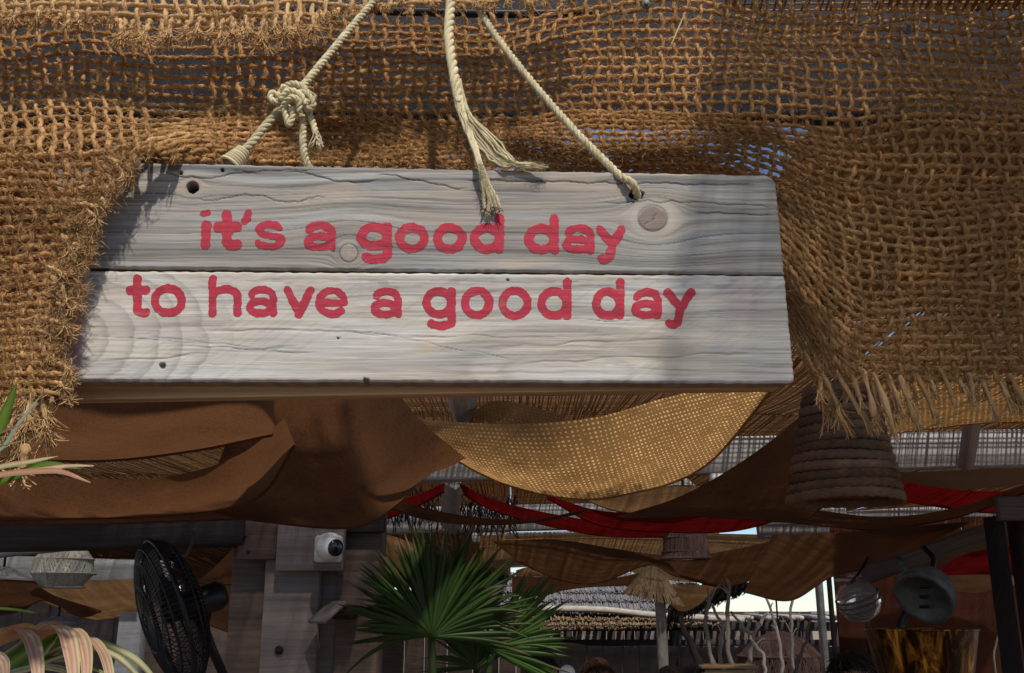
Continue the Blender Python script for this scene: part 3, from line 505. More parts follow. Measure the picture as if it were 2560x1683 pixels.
# amber glass vessel lampshade
t = thing('amber_vessel', 'large shiny amber brown vessel at bottom right', 'vessel', at(2300, 1600, 3.4)); c = at(2302, 1574, 3.4); s_ = 3.4/F
mb = MB(); mb.lathe([(128*s_, 0), (124*s_, -20*s_), (112*s_, -80*s_), (98*s_, -140*s_), (70*s_, -190*s_), (0, -200*s_)], c, (0, 0, 1), 48); mb.lathe([(0, -194*s_), (68*s_, -186*s_), (95*s_, -139*s_), (109*s_, -80*s_), (121*s_, -20*s_), (125*s_, 0)], c, (0, 0, 1), 48); mb.build('bowl', AMBER, t)
mb = MB(); th = np.linspace(0, 2*np.pi, 49); mb.tube(np.stack([c[0]+127*s_*np.cos(th), c[1]+127*s_*np.sin(th), np.full(49, c[2])], -1), .004, 6, cap=False, ref=(0, 0, 1)); mb.build('rim', AMBER, t)
mb = MB(); mb.lathe([(0.0, -.28), (.16, -.28), (.16, -.3), (.02, -.31), (.02, -c[2]), (.2, -c[2]), (.2, -c[2]+.02)], c, (0, 0, 1), 24); mb.build('stand', BLACK, t)
# ---------------------------------------------------------------- fans and spot heads
def wires(prof, o, ax, n_, mat_r, k=4):
    ax = unit(np.asarray(ax, float)); a = np.array([0, 0, 1.]); n1 = unit(a-ax*a.dot(ax)); n2 = np.cross(ax, n1); th = np.linspace(0, 2*np.pi, n_, endpoint=False); pr = spl(prof, 9)
    return np.asarray(o)+pr[None, :, 0:1]*(np.cos(th)[:, None, None]*n1+np.sin(th)[:, None, None]*n2)+pr[None, :, 1:2]*ax
def fan(name, label, c, ax, R, par=None):
    t = thing(name, label, 'fan', c); ax = unit(np.asarray(ax, float)); a = np.array([0, 0, 1.]); n1 = unit(a-ax*a.dot(ax)); n2 = np.cross(ax, n1)
    for nm, sg, d_ in (('front_grille', 1, .3), ('rear_grille', -1, .42)):
        mb = MB(); pr = [(.12*R, sg*d_*R), (.6*R, sg*d_*R*.85), (.92*R, sg*d_*R*.45), (R, 0)]; mb.strands(wires(pr, c, ax, 84, .0018), .0016, 4)
        for rr, hh in ((.12, d_), (.45, d_*.93), (.75, d_*.68), (.92, d_*.45)):
            th = np.linspace(0, 2*np.pi, 37); mb.tube(c+rr*R*(np.cos(th)[:, None]*n1+np.sin(th)[:, None]*n2)+sg*hh*R*ax, .0028, 5, cap=False, ref=tuple(ax))
        mb.build(nm, BLACK, t)
    th = np.linspace(0, 2*np.pi, 49); mb = MB(); mb.tube(c+R*(np.cos(th)[:, None]*n1+np.sin(th)[:, None]*n2), .007, 7, cap=False, ref=tuple(ax)); mb.build('rim', BLACK, t)
    mb = MB(); mb.lathe([(0, .08*R), (.12*R, .08*R), (.14*R, 0), (.14*R, -.2*R), (0, -.2*R)], c, ax, 20); mb.build('hub', BLACK, t)
    for b_ in range(4):
        mb = MB(); a0 = b_*np.pi/2+.4; u = np.linspace(.12, .88, 8)[:, None]; v = np.linspace(-.5, .5, 6)[None]; w_ = (.35+.55*np.sin(u*2.4))*.62; ang = a0+v*w_/np.maximum(u, .3); hh = v*w_*.28*R
        P_ = c+(u*R)[..., None]*(np.cos(ang)[..., None]*n1+np.sin(ang)[..., None]*n2)+hh[..., None]*ax; mb.grid(P_); mb.build('blade', BLACK, t)
    return t, ax, n1, n2
c = at(420, 1532, 3.0); ft, fax, f1, f2 = fan('pedestal_fan', 'black caged fan tilted on the left under the black beam', c, (-.80, -.46, -.34), .215)
mb = MB(); mc = at(500, 1504, 3.06); mb.lathe([(0, .07), (.03, .07), (.042, .055), (.044, -.055), (.034, -.075), (0, -.075)], mc, fax, 20); mb.build('motor', BLACK, ft)
mb = MB(); mb.tube(spl([mc-fax*.05, at(510, 1560, 3.1), at(560, 1690, 3.2), at(585, 1750, 3.6), at(600, 1790, 4.0)], 12), .014, 8); mb.build('arm', BLACK, ft)
mb = MB(); mb.tube(atp(spl([(432, 1400, 3.02), (448, 1398, 3.1), (470, 1380, 3.3), (482, 1350, 3.6), (485, 1330, 3.88)], 14)), .005, 6); mb.build('cable', BLACK, ft)
mb = MB(); mb.tube(atp(spl([(526, 1530, 3.08), (520, 1560, 3.1), (508, 1600, 3.15), (512, 1700, 3.2)], 12)), .004, 6); mb.build('cable', BLACK, ft)
mb = MB(); mb.tube(atp(spl([(420, 1428, 2.94), (455, 1430, 2.94), (478, 1425, 2.95)], 6)), [.004, .009, .01, .008, .005, .002], 6, flat=.4); mb.build('cage_clip', BLACK, ft)
# grey drum head right and the glass bowl
t = thing('drum_spotlight', 'grey drum shaped spotlight head tilted at upper right of the russet curtain', 'spotlight', at(2312, 1480, 4.6)); c = at(2318, 1480, 4.6); ax = unit(np.array([-.62, -.55, -.56]))
mb = MB(); mb.lathe([(0, -.10), (.06, -.10), (.10, -.06), (.125, 0), (.13, .05), (.125, .055), (.105, .05), (.10, .03), (0, .03)], c, ax, 32); mb.build('drum', GREYM, t)
for j in range(3):
    mb = MB(); a = np.array([0, 0, 1.]); n1 = unit(a-ax*a.dot(ax)); n2 = np.cross(ax, n1); mb.box(c+ax*.053+n1*(.06-.05*j)+n2*(.02*j-.03), (.045, .016, .01), np.stack([n2, n1, ax], 1), bev=.003); mb.build('slot', BLACK, t)
mb = MB(); mb.tube(spl([c+np.array([.03, .06, .05]), at(2335, 1400, 4.8), at(2310, 1370, 5.0)], 8), .013, 8); mb.build('yoke', BLACK, t)
mb = MB(); mb.tube(spl([at(2285, 1470, 4.7), at(2270, 1440, 4.75), at(2245, 1400, 4.9)], 8), .02, 8); mb.build('bracket', GREYM, t)
mb = MB(); mb.tube(spl([c-ax*.09, at(2262, 1540, 4.7), at(2250, 1580, 4.7)], 8), .018, 8); mb.build('neck', BLACK, t)
t = thing('glass_lampshade', 'clear ribbed glass bowl lampshade hanging right of the grey post', 'glass shade', at(2140, 1510, 5.0)); c = at(2138, 1480, 5.0); ax = unit(np.array([-.35, -.2, .9]))
mb = MB(); mb.lathe([(.03, .05), (.075, .03), (.10, -.02), (.105, -.06), (.085, -.11), (.04, -.14), (0, -.145)], c, ax, 32); mb.build('bowl', CLEAR, t)
for i in range(5):
    th = np.linspace(0, 2*np.pi, 33); n1 = unit(np.cross(ax, (0, 1., 0))); n2 = np.cross(ax, n1); r_ = (.104, .106, .098, .08, .055)[i]; mb = MB(); mb.tube(c+r_*(np.cos(th)[:, None]*n1+np.sin(th)[:, None]*n2)-ax*(.02+.026*i), .004, 6, cap=False, ref=tuple(ax)); mb.build('rib', GREYM, t)
mb = MB(); mb.tube(spl([c+ax*.05, at(2150, 1430, 5.05), at(2170, 1395, 5.2)], 6), .008, 6); mb.build('cord', BLACK, t)
for i, (px, py, l, Y) in enumerate(((2310, 1381, 62, 5.2), (2262, 1396, 60, 5.25), (2150, 1440, 56, 5.3), (2110, 1450, 42, 5.35))):
    mb = MB(); c = at(px, py, Y); mb.box(c, (l/F*Y, .05, .015), bev=.003); tag(mb.build('lath', WGREY), ('pale lath nearest the right post, above the drum spotlight', 'second pale lath, just left above the drum spotlight', 'pale lath above the clear glass bowl', 'pale lath left of the clear glass bowl, next to the sky')[i], 'lath')
t = thing('rope_pendant', 'thin knotted white cord hanging in front of the dark right post', 'cord', at(2500, 1590, 5.4))
mb = MB(); mb.tube(atp(spl([(2484, 1480, 5.4), (2492, 1560, 5.4), (2500, 1572, 5.4), (2512, 1540, 5.4), (2516, 1470, 5.4)], 18)), .004, 5); mb.build('loop', ROPE, t)
mb = MB(); mb.tube(atp(spl([(2500, 1570, 5.4), (2490, 1610, 5.4), (2485, 1640, 5.4), (2492, 1700, 5.4)], 12)), .005, 5); mb.build('tail', ROPE, t)
# ---------------------------------------------------------------- thatched parasol, driftwood planter
t = thing('thatched_parasol', 'brown thatched parasol with a round wooden pole', 'parasol', (at(1650, 1600, 9)[0], 9, 0)); apx = at(1633, 1408, 9); base = at(1638, 1484, 9); ax = unit(apx-base+np.array([-.02, .0, 0])); ax = unit(np.array([.02, -.10, 1.]))
n1 = unit(np.cross(ax, (0, 1., 0))); n2 = np.cross(ax, n1)
for L in range(4):
    n_ = 420; th = rng.random(n_)*2*np.pi; K = 4; tt = np.linspace(0, 1, K); s0 = L*.2; s1 = min(1.06, s0+.46); ss = s0+(s1-s0)*tt[None]*rng.uniform(.85, 1.05, size=(n_, 1)); rad = .015+.235*ss+.012*(3-L)*tt[None]*.3
    tilt = -.045*np.cos(th)
    P_ = apx+rad[..., None]*(np.cos(th)[:, None, None]*n1+np.sin(th)[:, None, None]*n2)-(ss*(.29+tilt[:, None]))[..., None]*ax; mb = MB(); mb.strands(P_, .006*rng.uniform(.6, 1.3, size=(n_, 1)), 3); mb.build('straw_layer', STRAW, t)
mb = MB(); mb.lathe([(0, -.02), (.22, -.27), (.2, -.275), (0, -.06)], apx, ax, 24); mb.build('frame', WBROWN, t)
mb = MB(); b0 = at(1649, 1480, 9); mb.tube(spl([(b0[0], 9, 0), (b0[0]+.01, 9, .9), (b0[0], 9, b0[2]+.1)], 10), .047, 10); mb.build('pole', DRIFT, t)
t = thing('planter_box', 'pale wooden planter box at the foot of the driftwood branches', 'planter', (at(1822, 1683, 7)[0], 7, 0)); a = at(1752, 1665, 7); b = at(1894, 1671, 7)
mb = MB(); mb.box(((a[0]+b[0])/2, 7.12, a[2]-.006), (b[0]-a[0], .30, .022), bev=.004); mb.build('rim', CRATE, t)
for i in range(5):
    mb = MB(); z = a[2]-.02-.14*(i+.5); mb.box(((a[0]+b[0])/2, 7.0, z), (b[0]-a[0]-.05, .02, .132), bev=.004); mb.build('plank', CRATE, t)
for sx in (0, 1):
    x = (a[0]+.03) if sx == 0 else (b[0]-.03); mb = MB(); mb.box((x, 7.12, a[2]/2-.02), (.03, .26, a[2]-.04), bev=.004); mb.build('side_panel', CRATE, t)
br = [([(1765, 1700), (1740, 1640), (1712, 1580), (1698, 1530)], 13, 5, 'thick dark driftwood branch leaning left beside the parasol pole', WDARK),
      ([(1782, 1680), (1776, 1620), (1760, 1560), (1770, 1500), (1766, 1470)], 7, 3, 'crooked pale branch, second from the left in the planter', DRIFT),
      ([(1808, 1680), (1800, 1620), (1806, 1570), (1790, 1530), (1765, 1498)], 6, 3, 'thin branch bending left over the planter', DRIFT),
      ([(1832, 1670), (1820, 1610), (1818, 1540), (1822, 1480), (1816, 1440)], 6, 4, 'straight grey branch rising to the pale sky from the planter', DRIFT),
      ([(1868, 1670), (1880, 1600), (1862, 1570), (1828, 1528)], 6, 3, 'forked branch leaning left over the right of the planter', DRIFT),
      ([(1872, 1670), (1878, 1610), (1900, 1560), (1918, 1530)], 6, 3, 'forked branch leaning right over the planter', DRIFT),
      ([(1915, 1690), (1908, 1640), (1884, 1605), (1872, 1590)], 5, 3, 'short branch crossing at the right of the planter', DRIFT),
      ([(1956, 1690), (1948, 1600), (1930, 1530), (1900, 1470)], 5, 3, 'long thin branch crossing the sky gap towards upper left', DRIFT),
      ([(1986, 1680), (1980, 1620), (1978, 1560), (1979, 1490)], 4, 3, 'thin upright branch below the pointed brown swag', DRIFT),
      ([(1990, 1680), (1996, 1650), (2016, 1600), (2024, 1550)], 5, 3, 'dark branch just left of the grey post', WDARK)]
for i, (pts, r0, r1, lb, mt) in enumerate(br):
    Y = 7.1+.15*(i % 3); P_ = atp(spl([(*p, Y+.03*k) for k, p in enumerate(pts)], 22)); r_ = np.linspace(r0, r1, 22)/F*Y*.95*(1+.18*(vn(np.arange(22)*.6, i*3.1, 5)-.5)*2)
    P_ = P_+np.c_[(vn(np.arange(22)*.5, i, 8)-.5), np.zeros(22), np.zeros(22)]*.02
    g0 = P_[0].copy(); tt = thing('driftwood_branch', lb, 'branch', (g0[0], g0[1], 0)); mb = MB(); mb.tube(np.vstack([[g0[0]+.01, g0[1], .35], P_]), np.r_[r_[0]*1.1, r_], 8); mb.build('stem', mt, tt)
    for s_ in range(2):
        j = random.randint(8, 16); mb = MB(); d_ = np.array([random.choice((-1, 1))*random.uniform(.3, .8), 0, random.uniform(.4, 1)]); l = random.uniform(.05, .14); mb.tube(spl([P_[j], P_[j]+d_*l*.5+np.array([0, 0, .01]), P_[j]+d_*l], 6), np.linspace(r_[j]*.6, r_[j]*.25, 6), 6); mb.build('twig', mt, tt)
# ---------------------------------------------------------------- people (seated, heads at the lower edge)
def person(px, py, Y, yaw, label, hair, shirt, hw=.155):
    top = at(px, py, Y); t = thing('person', label, 'person', (top[0], top[1], 0)); zt = top[2]; cz = math.cos(yaw); sz = math.sin(yaw)
    def Wd(p): x, y, z = p; return (x*cz-y*sz, x*sz+y*cz, z)
    sh = zt-.33; hip = zt-.86
    J = {'pel': (0, 0, hip), 'bel': (0, .02, hip+.16), 'che': (0, .02, hip+.36), 'nek': (0, 0, sh+.06), 'hd0': (0, -.015, zt-.20), 'hd1': (0, -.01, zt-.115), 'hd2': (0, 0, zt-.075)}
    R = {'pel': (.15, .12), 'bel': (.14, .11), 'che': (.155, .11), 'nek': (.055, .055), 'hd0': (.062, .075), 'hd1': (.074, .09), 'hd2': (.068, .082)}
    E = [('pel', 'bel'), ('bel', 'che'), ('che', 'nek'), ('nek', 'hd0'), ('hd0', 'hd1'), ('hd1', 'hd2')]
    J['nos'] = (0, -.112, zt-.135); R['nos'] = (.012, .014); E.append(('hd1', 'nos'))
    for s, sg in (('l', -1), ('r', 1)):
        J['sh'+s] = (sg*.17, .01, sh-.02); J['el'+s] = (sg*.23, -.02, sh-.30); J['wr'+s] = (sg*.15, -.24, sh-.38); J['hn'+s] = (sg*.12, -.31, sh-.39)
        R['sh'+s] = (.058, .058); R['el'+s] = (.042, .042); R['wr'+s] = (.028, .028); R['hn'+s] = (.036, .02); E += [('che', 'sh'+s), ('sh'+s, 'el'+s), ('el'+s, 'wr'+s), ('wr'+s, 'hn'+s)]
        for f_ in range(5):
            a = (f_-2)*.011*sg if f_ < 4 else -sg*.04; ln = (.05, .06, .062, .05, .03)[f_]; b_ = J['hn'+s]; k1 = 'f%d%s' % (f_, s); J[k1] = (b_[0]+a, b_[1]-.03, b_[2]); J[k1+'e'] = (b_[0]+a*1.4, b_[1]-.03-ln, b_[2]-.02); R[k1] = (.009, .009); R[k1+'e'] = (.007, .007); E += [('hn'+s, k1), (k1, k1+'e')]
        J['kn'+s] = (sg*.13, -.43, hip+.01); J['an'+s] = (sg*.12, -.40, .10); J['to'+s] = (sg*.13, -.56, .05); J['th'+s] = (sg*.10, -.06, hip); R['th'+s] = (.085, .085); R['kn'+s] = (.058, .058); R['an'+s] = (.04, .04); R['to'+s] = (.035, .028); E += [('pel', 'th'+s), ('th'+s, 'kn'+s), ('kn'+s, 'an'+s), ('an'+s, 'to'+s)]
        J['ea'+s] = (sg*.084, .005, zt-.13); R['ea'+s] = (.012, .02); E.append(('hd1', 'ea'+s))
    ks = list(J); me = bpy.data.meshes.new('b'); me.from_pydata([Wd(J[k]) for k in ks], [(ks.index(a), ks.index(b)) for a, b in E], []); ob = bpy.data.objects.new('b', me); COL.objects.link(ob)
    md = ob.modifiers.new('s', 'SKIN'); sv = me.skin_vertices[0].data
    for i, k in enumerate(ks): sv[i].radius = R[k]; sv[i].use_root = (k == 'pel')
    md.use_smooth_shade = True; ob.modifiers.new('u', 'SUBSURF').levels = 2
    dg = bpy.context.evaluated_depsgraph_get(); nm = bpy.data.meshes.new_from_object(ob.evaluated_get(dg)); bpy.data.objects.remove(ob); nm.materials.clear(); nm.materials.append(SKIN)
    nm.polygons.foreach_set('use_smooth', [True]*len(nm.polygons))
    bo = bpy.data.objects.new('body', nm); COL.objects.link(bo); bo.parent = t
    def shell(name, test, off, mat):
        co = [v.co.copy() for v in nm.vertices]; no = [v.normal.copy() for v in nm.vertices]; fs = [p.vertices[:] for p in nm.polygons if all(test(co[i]) for i in p.vertices)]
        if not fs: return
        ids = sorted({i for f_ in fs for i in f_}); mp = {v: i for i, v in enumerate(ids)}; m2 = bpy.data.meshes.new(name); m2.from_pydata([co[i]+no[i]*off for i in ids], [], [[mp[i] for i in f_] for f_ in fs]); m2.materials.append(mat); m2.polygons.foreach_set('use_smooth', [True]*len(m2.polygons))
        o = bpy.data.objects.new(name, m2); COL.objects.link(o); o.parent = t; s_ = o.modifiers.new('t', 'SOLIDIFY'); s_.thickness = .008; s_.offset = 0
    def inv(c): return (c.x*cz+c.y*sz, -c.x*sz+c.y*cz, c.z)
    shell('hair', lambda c: c.z > zt-.19 and (c.z > zt-.055 or inv(c)[1] > -.03), .014, hair); shell('shirt', lambda c: hip-.02 < c.z < sh+.02 and abs(inv(c)[0]) < .3 and inv(c)[1] > -.2, .012, shirt)
    shell('trousers', lambda c: .12 < c.z <= hip+.06, .013, SHIRT)
    h = MB(); Hn = 420; a_ = rng.random(Hn)*6.283; e_ = rng.random(Hn)**.7*1.25; d_ = np.stack([np.sin(e_)*np.cos(a_), np.sin(e_)*np.sin(a_), np.cos(e_)], -1); c_ = np.array([top[0], top[1], zt-.085]); K = 5; q = c_+d_*np.array([.078, .092, .082]); Pp = np.zeros((Hn, K, 3)); dv = np.stack([-np.sin(a_), np.cos(a_), -.6*np.ones(Hn)], -1)+d_*.5
    for k in range(K): Pp[:, k] = q; q = q+unit(dv)*.018; dv = dv-np.array([0, 0, .5])+rng.normal(size=(Hn, 3))*.2
    h.strands(Pp, .0022, 3); tag(h.build('hair_strands', hair, t), kind='stuff')
    st = thing('bar_stool', 'wooden stool under the seated '+label.split(',')[0].replace('person ', 'guest '), 'stool', (top[0], top[1]+.0, 0)); mb = MB(); mb.lathe([(0, hip-.10), (.17, hip-.10), (.18, hip-.115), (.17, hip-.14), (0, hip-.14)], (top[0], top[1], 0), (0, 0, 1), 24); mb.build('seat', WBROWN, st)
    for sx in (-1, 1):
        for sy in (-1, 1): mb = MB(); mb.tube([(top[0]+sx*.1, top[1]+sy*.1, hip-.14), (top[0]+sx*.16, top[1]+sy*.16, 0)], .018, 8); mb.build('leg', WBROWN, st)
    return t
person(1351, 1630, 6.0, 1.9, 'person with short dark hair, head just right of the palm leaf', HAIRD, SHIRTR)
person(1492, 1642, 6.4, .5, 'person with brown hair, left of the parasol pole', HAIRB, SHIRT)
person(1674, 1662, 6.6, -.4, 'person with black hair, only the crown showing by the parasol pole', HAIRD, SHIRT)
person(2128, 1622, 4.3, .4, 'person with dark tousled hair, in front of the amber bowl', HAIRD, SHIRT)
t = thing('globe_lamp', 'small white globe lamp between two heads at the lower edge', 'lamp', at(1418, 1680, 5.6)); c = at(1418, 1683, 5.6); th = np.linspace(0, np.pi, 12); mb = MB(); mb.lathe(np.c_[.043*np.sin(th), -.043*np.cos(th)], c, (0, 0, 1), 20); mb.build('globe', WHITEP, t); mb = MB(); mb.tube([(c[0], c[1], c[2]-.04), (c[0], c[1], 0)], .012, 8); mb.build('stand', BLACK, t)
# ---------------------------------------------------------------- fan palm
def blade(mb, path, width, fold, nrm, cols, rnd, side=None):
    "folded leaf: path (N,3), half-width (N,), side direction from nrm; cols = list of colours across"
    T = unit(np.gradient(path, axis=0)); s_ = unit(np.cross(T, np.broadcast_to(nrm, T.shape))); s_ = s_ if side is None else unit(side-T*(T@np.asarray(side))[:, None]); n_ = np.cross(s_, T); ac = np.linspace(-1, 1, len(cols))
    P_ = path[:, None]+ac[None, :, None]*width[:, None, None]*s_[:, None]-(np.abs(ac)[None, :, None]*width[:, None, None]*fold)*n_[:, None]
    l = np.r_[0, np.cumsum(np.linalg.norm(np.diff(path, axis=0), axis=1))]; tc = np.stack([np.broadcast_to(l[:, None], P_.shape[:2]), np.broadcast_to(ac[None]*.02, P_.shape[:2]), np.full(P_.shape[:2], rnd)], -1)
    C_ = np.broadcast_to(np.asarray(cols)[None], (len(path), len(cols), 3)).copy(); return P_, tc, C_
t = thing('fan_palm', 'green potted fan palm with two spiky fronds in front of the post', 'palm', (at(1085, 1683, 3.7)[0], 3.75, 0))
def frond(hub, Y, a0, a1, n_, lmin, lmax, base, depthf, lab):
    h = atp((*hub, Y)); st = None
    fo = thing('frond', None, None, (0, 0, 0)); fo.parent = t; fo.location = h-np.array(t.location); 
    for i in range(n_):
        a = a0+(a1-a0)*(i+.5)/n_+random.uniform(-.05, .05); L = (lmin+(lmax-lmin)*(.5+.5*math.cos((a-math.pi/2)*1.0)))*random.uniform(.80, 1.08)/F*Y; back = depthf*random.uniform(.6, 1.3)
        d_ = unit(math.cos(a)*RT+math.sin(a)*UP+back*FW); N_ = 9; u = np.linspace(0, 1, N_); droop = random.uniform(.0, .12)*(3.5 if random.random() < .15 else 1)
        path = h+d_*(u*L)[:, None]+np.array([0, 0, -1.])*(droop*L*u**2.6)[:, None]+RT*(random.uniform(-.02, .02)*L*u**2)[:, None]
        w_ = L*.036*np.interp(u, [0, .12, .45, .8, 1], [.35, .75, 1, .5, .03])*random.uniform(.85, 1.2)
        k = random.uniform(.6, 1.35); c0 = np.array(base)*k; mid = c0*1.5
        P_, tc, C_ = blade(None, path, w_, random.uniform(.45, .9), unit(-FW+.5*math.cos(a)*UP), [c0, c0*.9, mid, c0*.9, c0], random.random())
        C_[-2:] = np.array([.22, .18, .10])*random.uniform(.4, 1.) if random.random() < .4 else C_[-2:]
        mb = MB(); mb.grid(P_, tc, C_); mb.build('leaflet', PALM, fo)
    return fo, h
fo, h1 = frond((1080, 1590), 3.6, math.radians(-8), math.radians(192), 84, 195, 272, (.032, .064, .011), .22, '')
fo4, h4 = frond((1105, 1570), 3.72, math.radians(5), math.radians(175), 46, 190, 250, (.036, .072, .013), .1, '')
fo2, h2 = frond((1225, 1622), 3.8, math.radians(-30), math.radians(65), 34, 190, 228, (.05, .10, .018), .1, '')
fo3, h3 = frond((1190, 1672), 3.9, math.radians(30), math.radians(190), 24, 110, 150, (.03, .065, .014), .1, '')
for hh, xo in ((h1, 1062), (h2, 1290), (h3, 1180)):
    mb = MB(); g0 = np.array([t.location.x, 3.75, .42]); mb.tube(spl([g0, (hh*.6+g0*.4)+np.array([.02, 0, -.05]), hh+np.array([0, .01, -.05]), hh], 14), np.linspace(.02, .009, 14), 8, col=(.035, .07, .015)); mb.build('leaf_stalk', PALM, t)
mb = MB(); mb.lathe([(0, .4), (.15, .4), (.17, .46), (.18, .46), (.18, .42), (.13, .02), (0, .02)], (t.location.x, 3.75, 0), (0, 0, 1), 28); mb.build('pot', TERRA, t)
# ---------------------------------------------------------------- striped foreground plant
t = thing('striped_leaf_plant', 'pink and green striped leaves arching in at the lower left corner', 'plant', (at(-60, 1683, 1.0)[0], 1.0, 0))
PK = (.60, .27, .19); CR = (.74, .62, .40); GR = (.16, .26, .025); DG = (.07, .14, .015); OR = (.50, .20, .06)
def sleaf(pts, Y, wpx, cols, fold=.25, dY=(0, 0), nrm=None, tip=True, label=None, endw=.05, side=None, dYs=None):
    n_ = 26; p = spl([(*q, Y+(dYs[k] if dYs else dY[0]+(dY[1]-dY[0])*k/(len(pts)-1))) for k, q in enumerate(pts)], n_); path = atp(p); u = np.linspace(0, 1, n_); w_ = wpx/2/F*Y*np.interp(u, [0, .25, .6, .85, 1], [.7, 1, .95, .6, endw if tip else .8])
    P_, tc, C_ = blade(None, path, w_, fold, nrm if nrm is not None else unit(np.array([.1, -1., .35])), cols, random.random(), side); C_ = C_*(.85+.3*vn(u[:, None, None]*9, np.arange(len(cols))[None, :, None]*1.7, len(pts)*7+int(wpx)))
    mb = MB(); mb.grid(P_, tc, np.clip(C_, 0, 1)); o = mb.build('leaf', LEAF, t)
    if label: o['label'] = label
    return o
stripe = [CR, PK, CR, PK, (.66, .45, .33), CR, PK, CR, (.5, .52, .2)]; green = [CR, GR, DG, GR, (.3, .38, .06), GR, DG, GR, CR]; orang = [OR, (.6, .3, .12), OR, (.5, .22, .08), OR]
Yp = .95
SD = np.array([1., .0, -.12]); FD = [.12, .07, .03, 0, -.03, -.045, -.05]
sleaf([(-70, 1660), (-10, 1600), (36, 1574), (72, 1590), (90, 1640), (97, 1700), (98, 1770)], Yp, 39, stripe, .12, side=SD, dYs=FD, tip=False, label='pink striped leaf folding down nearest the corner')
sleaf([(40, 1640), (80, 1592), (130, 1563), (164, 1582), (180, 1640), (186, 1700), (186, 1770)], Yp-.02, 39, stripe, .12, side=SD, dYs=FD, tip=False)
sleaf([(110, 1620), (150, 1585), (176, 1569), (204, 1592), (216, 1640), (217, 1700), (214, 1770)], Yp-.005, 33, stripe, .12, side=SD, dYs=FD, tip=False)
sleaf([(170, 1610), (205, 1590), (232, 1598), (256, 1628), (270, 1665), (280, 1720), (286, 1770)], Yp, 27, stripe, .12, side=SD, dYs=FD, tip=False)
sleaf([(-50, 1700), (40, 1650), (110, 1595), (150, 1575)], Yp+.04, 74, green, .12, (0, .0), label='broad green leaf with cream margin')
sleaf([(-50, 1620), (20, 1585), (70, 1575), (100, 1590)], Yp+.03, 40, orang, .2)
sleaf([(70, 1610), (110, 1575), (140, 1568), (165, 1585)], Yp+.03, 36, orang, .2)
sleaf([(10, 1690), (90, 1640), (150, 1606), (190, 1604)], Yp+.06, 50, green, .12)
sleaf([(100, 1640), (200, 1600), (270, 1612), (335, 1645), (380, 1690), (395, 1730)], Yp+.05, 17, [GR, CR, GR], .3)
sleaf([(100, 1660), (220, 1622), (290, 1640), (345, 1690), (360, 1720)], Yp+.04, 15, [GR, CR, DG], .3)
sleaf([(-20, 1690), (60, 1662), (150, 1645), (215, 1660), (290, 1700)], Yp+.05, 16, [DG, GR, CR], .3)
sleaf([(-20, 1700), (50, 1676), (110, 1664), (180, 1672)], Yp+.03, 14, [CR, GR, CR], .3)
sleaf([(-20, 1710), (30, 1680), (110, 1668), (200, 1690)], Yp+.02, 14, [CR, (.4, .45, .2), CR], .3)
sleaf([(-30, 1655), (-8, 1645), (8, 1664), (12, 1720)], Yp-.05, 34, stripe, .2, tip=False)
sleaf([(-40, 1518), (0, 1520), (45, 1524), (92, 1532)], Yp+.02, 8, [GR, (.4, .5, .1), GR], .3)
sleaf([(-40, 1425), (-5, 1428), (20, 1418)], Yp, 9, [GR, CR], .3)
mb = MB(); b0 = np.array(t.location); mb.tube(spl([b0, b0+np.array([.01, 0, .8]), at(-60, 1700, 1.0)], 14), np.linspace(.022, .014, 14), 8, col=(.16, .1, .05)); mb.build('stem', PALM, t)
mb = MB(); mb.lathe([(0, .3), (.12, .3), (.14, .34), (.15, .34), (.15, .3), (.11, 0), (0, 0)], b0, (0, 0, 1), 24); mb.build('pot', TERRA, t)
t = thing('striped_leaf_plant', 'taller plant whose thin leaf tips poke in at the left edge over the burlap fringe', 'plant', (at(-300, 1683, .72)[0], .72, 0)); Yq = .70
sleaf([(-130, 1270), (-20, 1100), (12, 1030), (42, 955)], Yq, 34, [DG, GR, GR, DG], .3)
sleaf([(-150, 1190), (-10, 1130), (45, 1060), (106, 983)], Yq, 12, [(.30, .38, .28), (.42, .47, .38), (.30, .38, .28)], .2)
sleaf([(-150, 1140), (-10, 1086), (45, 1062), (96, 1044)], Yq, 7, [(.25, .14, .07), (.33, .2, .1)], .2)
sleaf([(-150, 1160), (-10, 1116), (40, 1106), (80, 1092)], Yq, 6, [(.33, .33, .08), (.2, .12, .05)], .2)
sleaf([(-150, 1200), (0, 1166), (70, 1154), (146, 1140)], Yq, 16, [(.45, .25, .1), CR, (.3, .33, .08)], .2)
sleaf([(-150, 1200), (0, 1184), (110, 1172), (170, 1164), (234, 1164)], Yq, 14, [(.58, .30, .2), CR, (.55, .32, .22)], .2, endw=.25)
sleaf([(-150, 1225), (0, 1186), (110, 1176), (160, 1180), (226, 1206)], Yq-.01, 17, [(.5, .2, .08), (.58, .34, .22), (.55, .3, .18)], .2, endw=.15)
sleaf([(-150, 1250), (0, 1200), (60, 1178), (120, 1160), (205, 1172)], Yq+.02, 26, [DG, GR, DG], .2, endw=.02)
mb = MB(); b0 = np.array(t.location); mb.tube(spl([b0, b0+np.array([.0, 0, 1.0]), at(-150, 1230, .7)], 14), np.linspace(.022, .012, 14), 8, col=(.16, .1, .05)); mb.build('stem', PALM, t)
mb = MB(); mb.lathe([(0, .3), (.12, .3), (.14, .34), (.15, .34), (.15, .3), (.11, 0), (0, 0)], b0, (0, 0, 1), 24); mb.build('pot', TERRA, t)
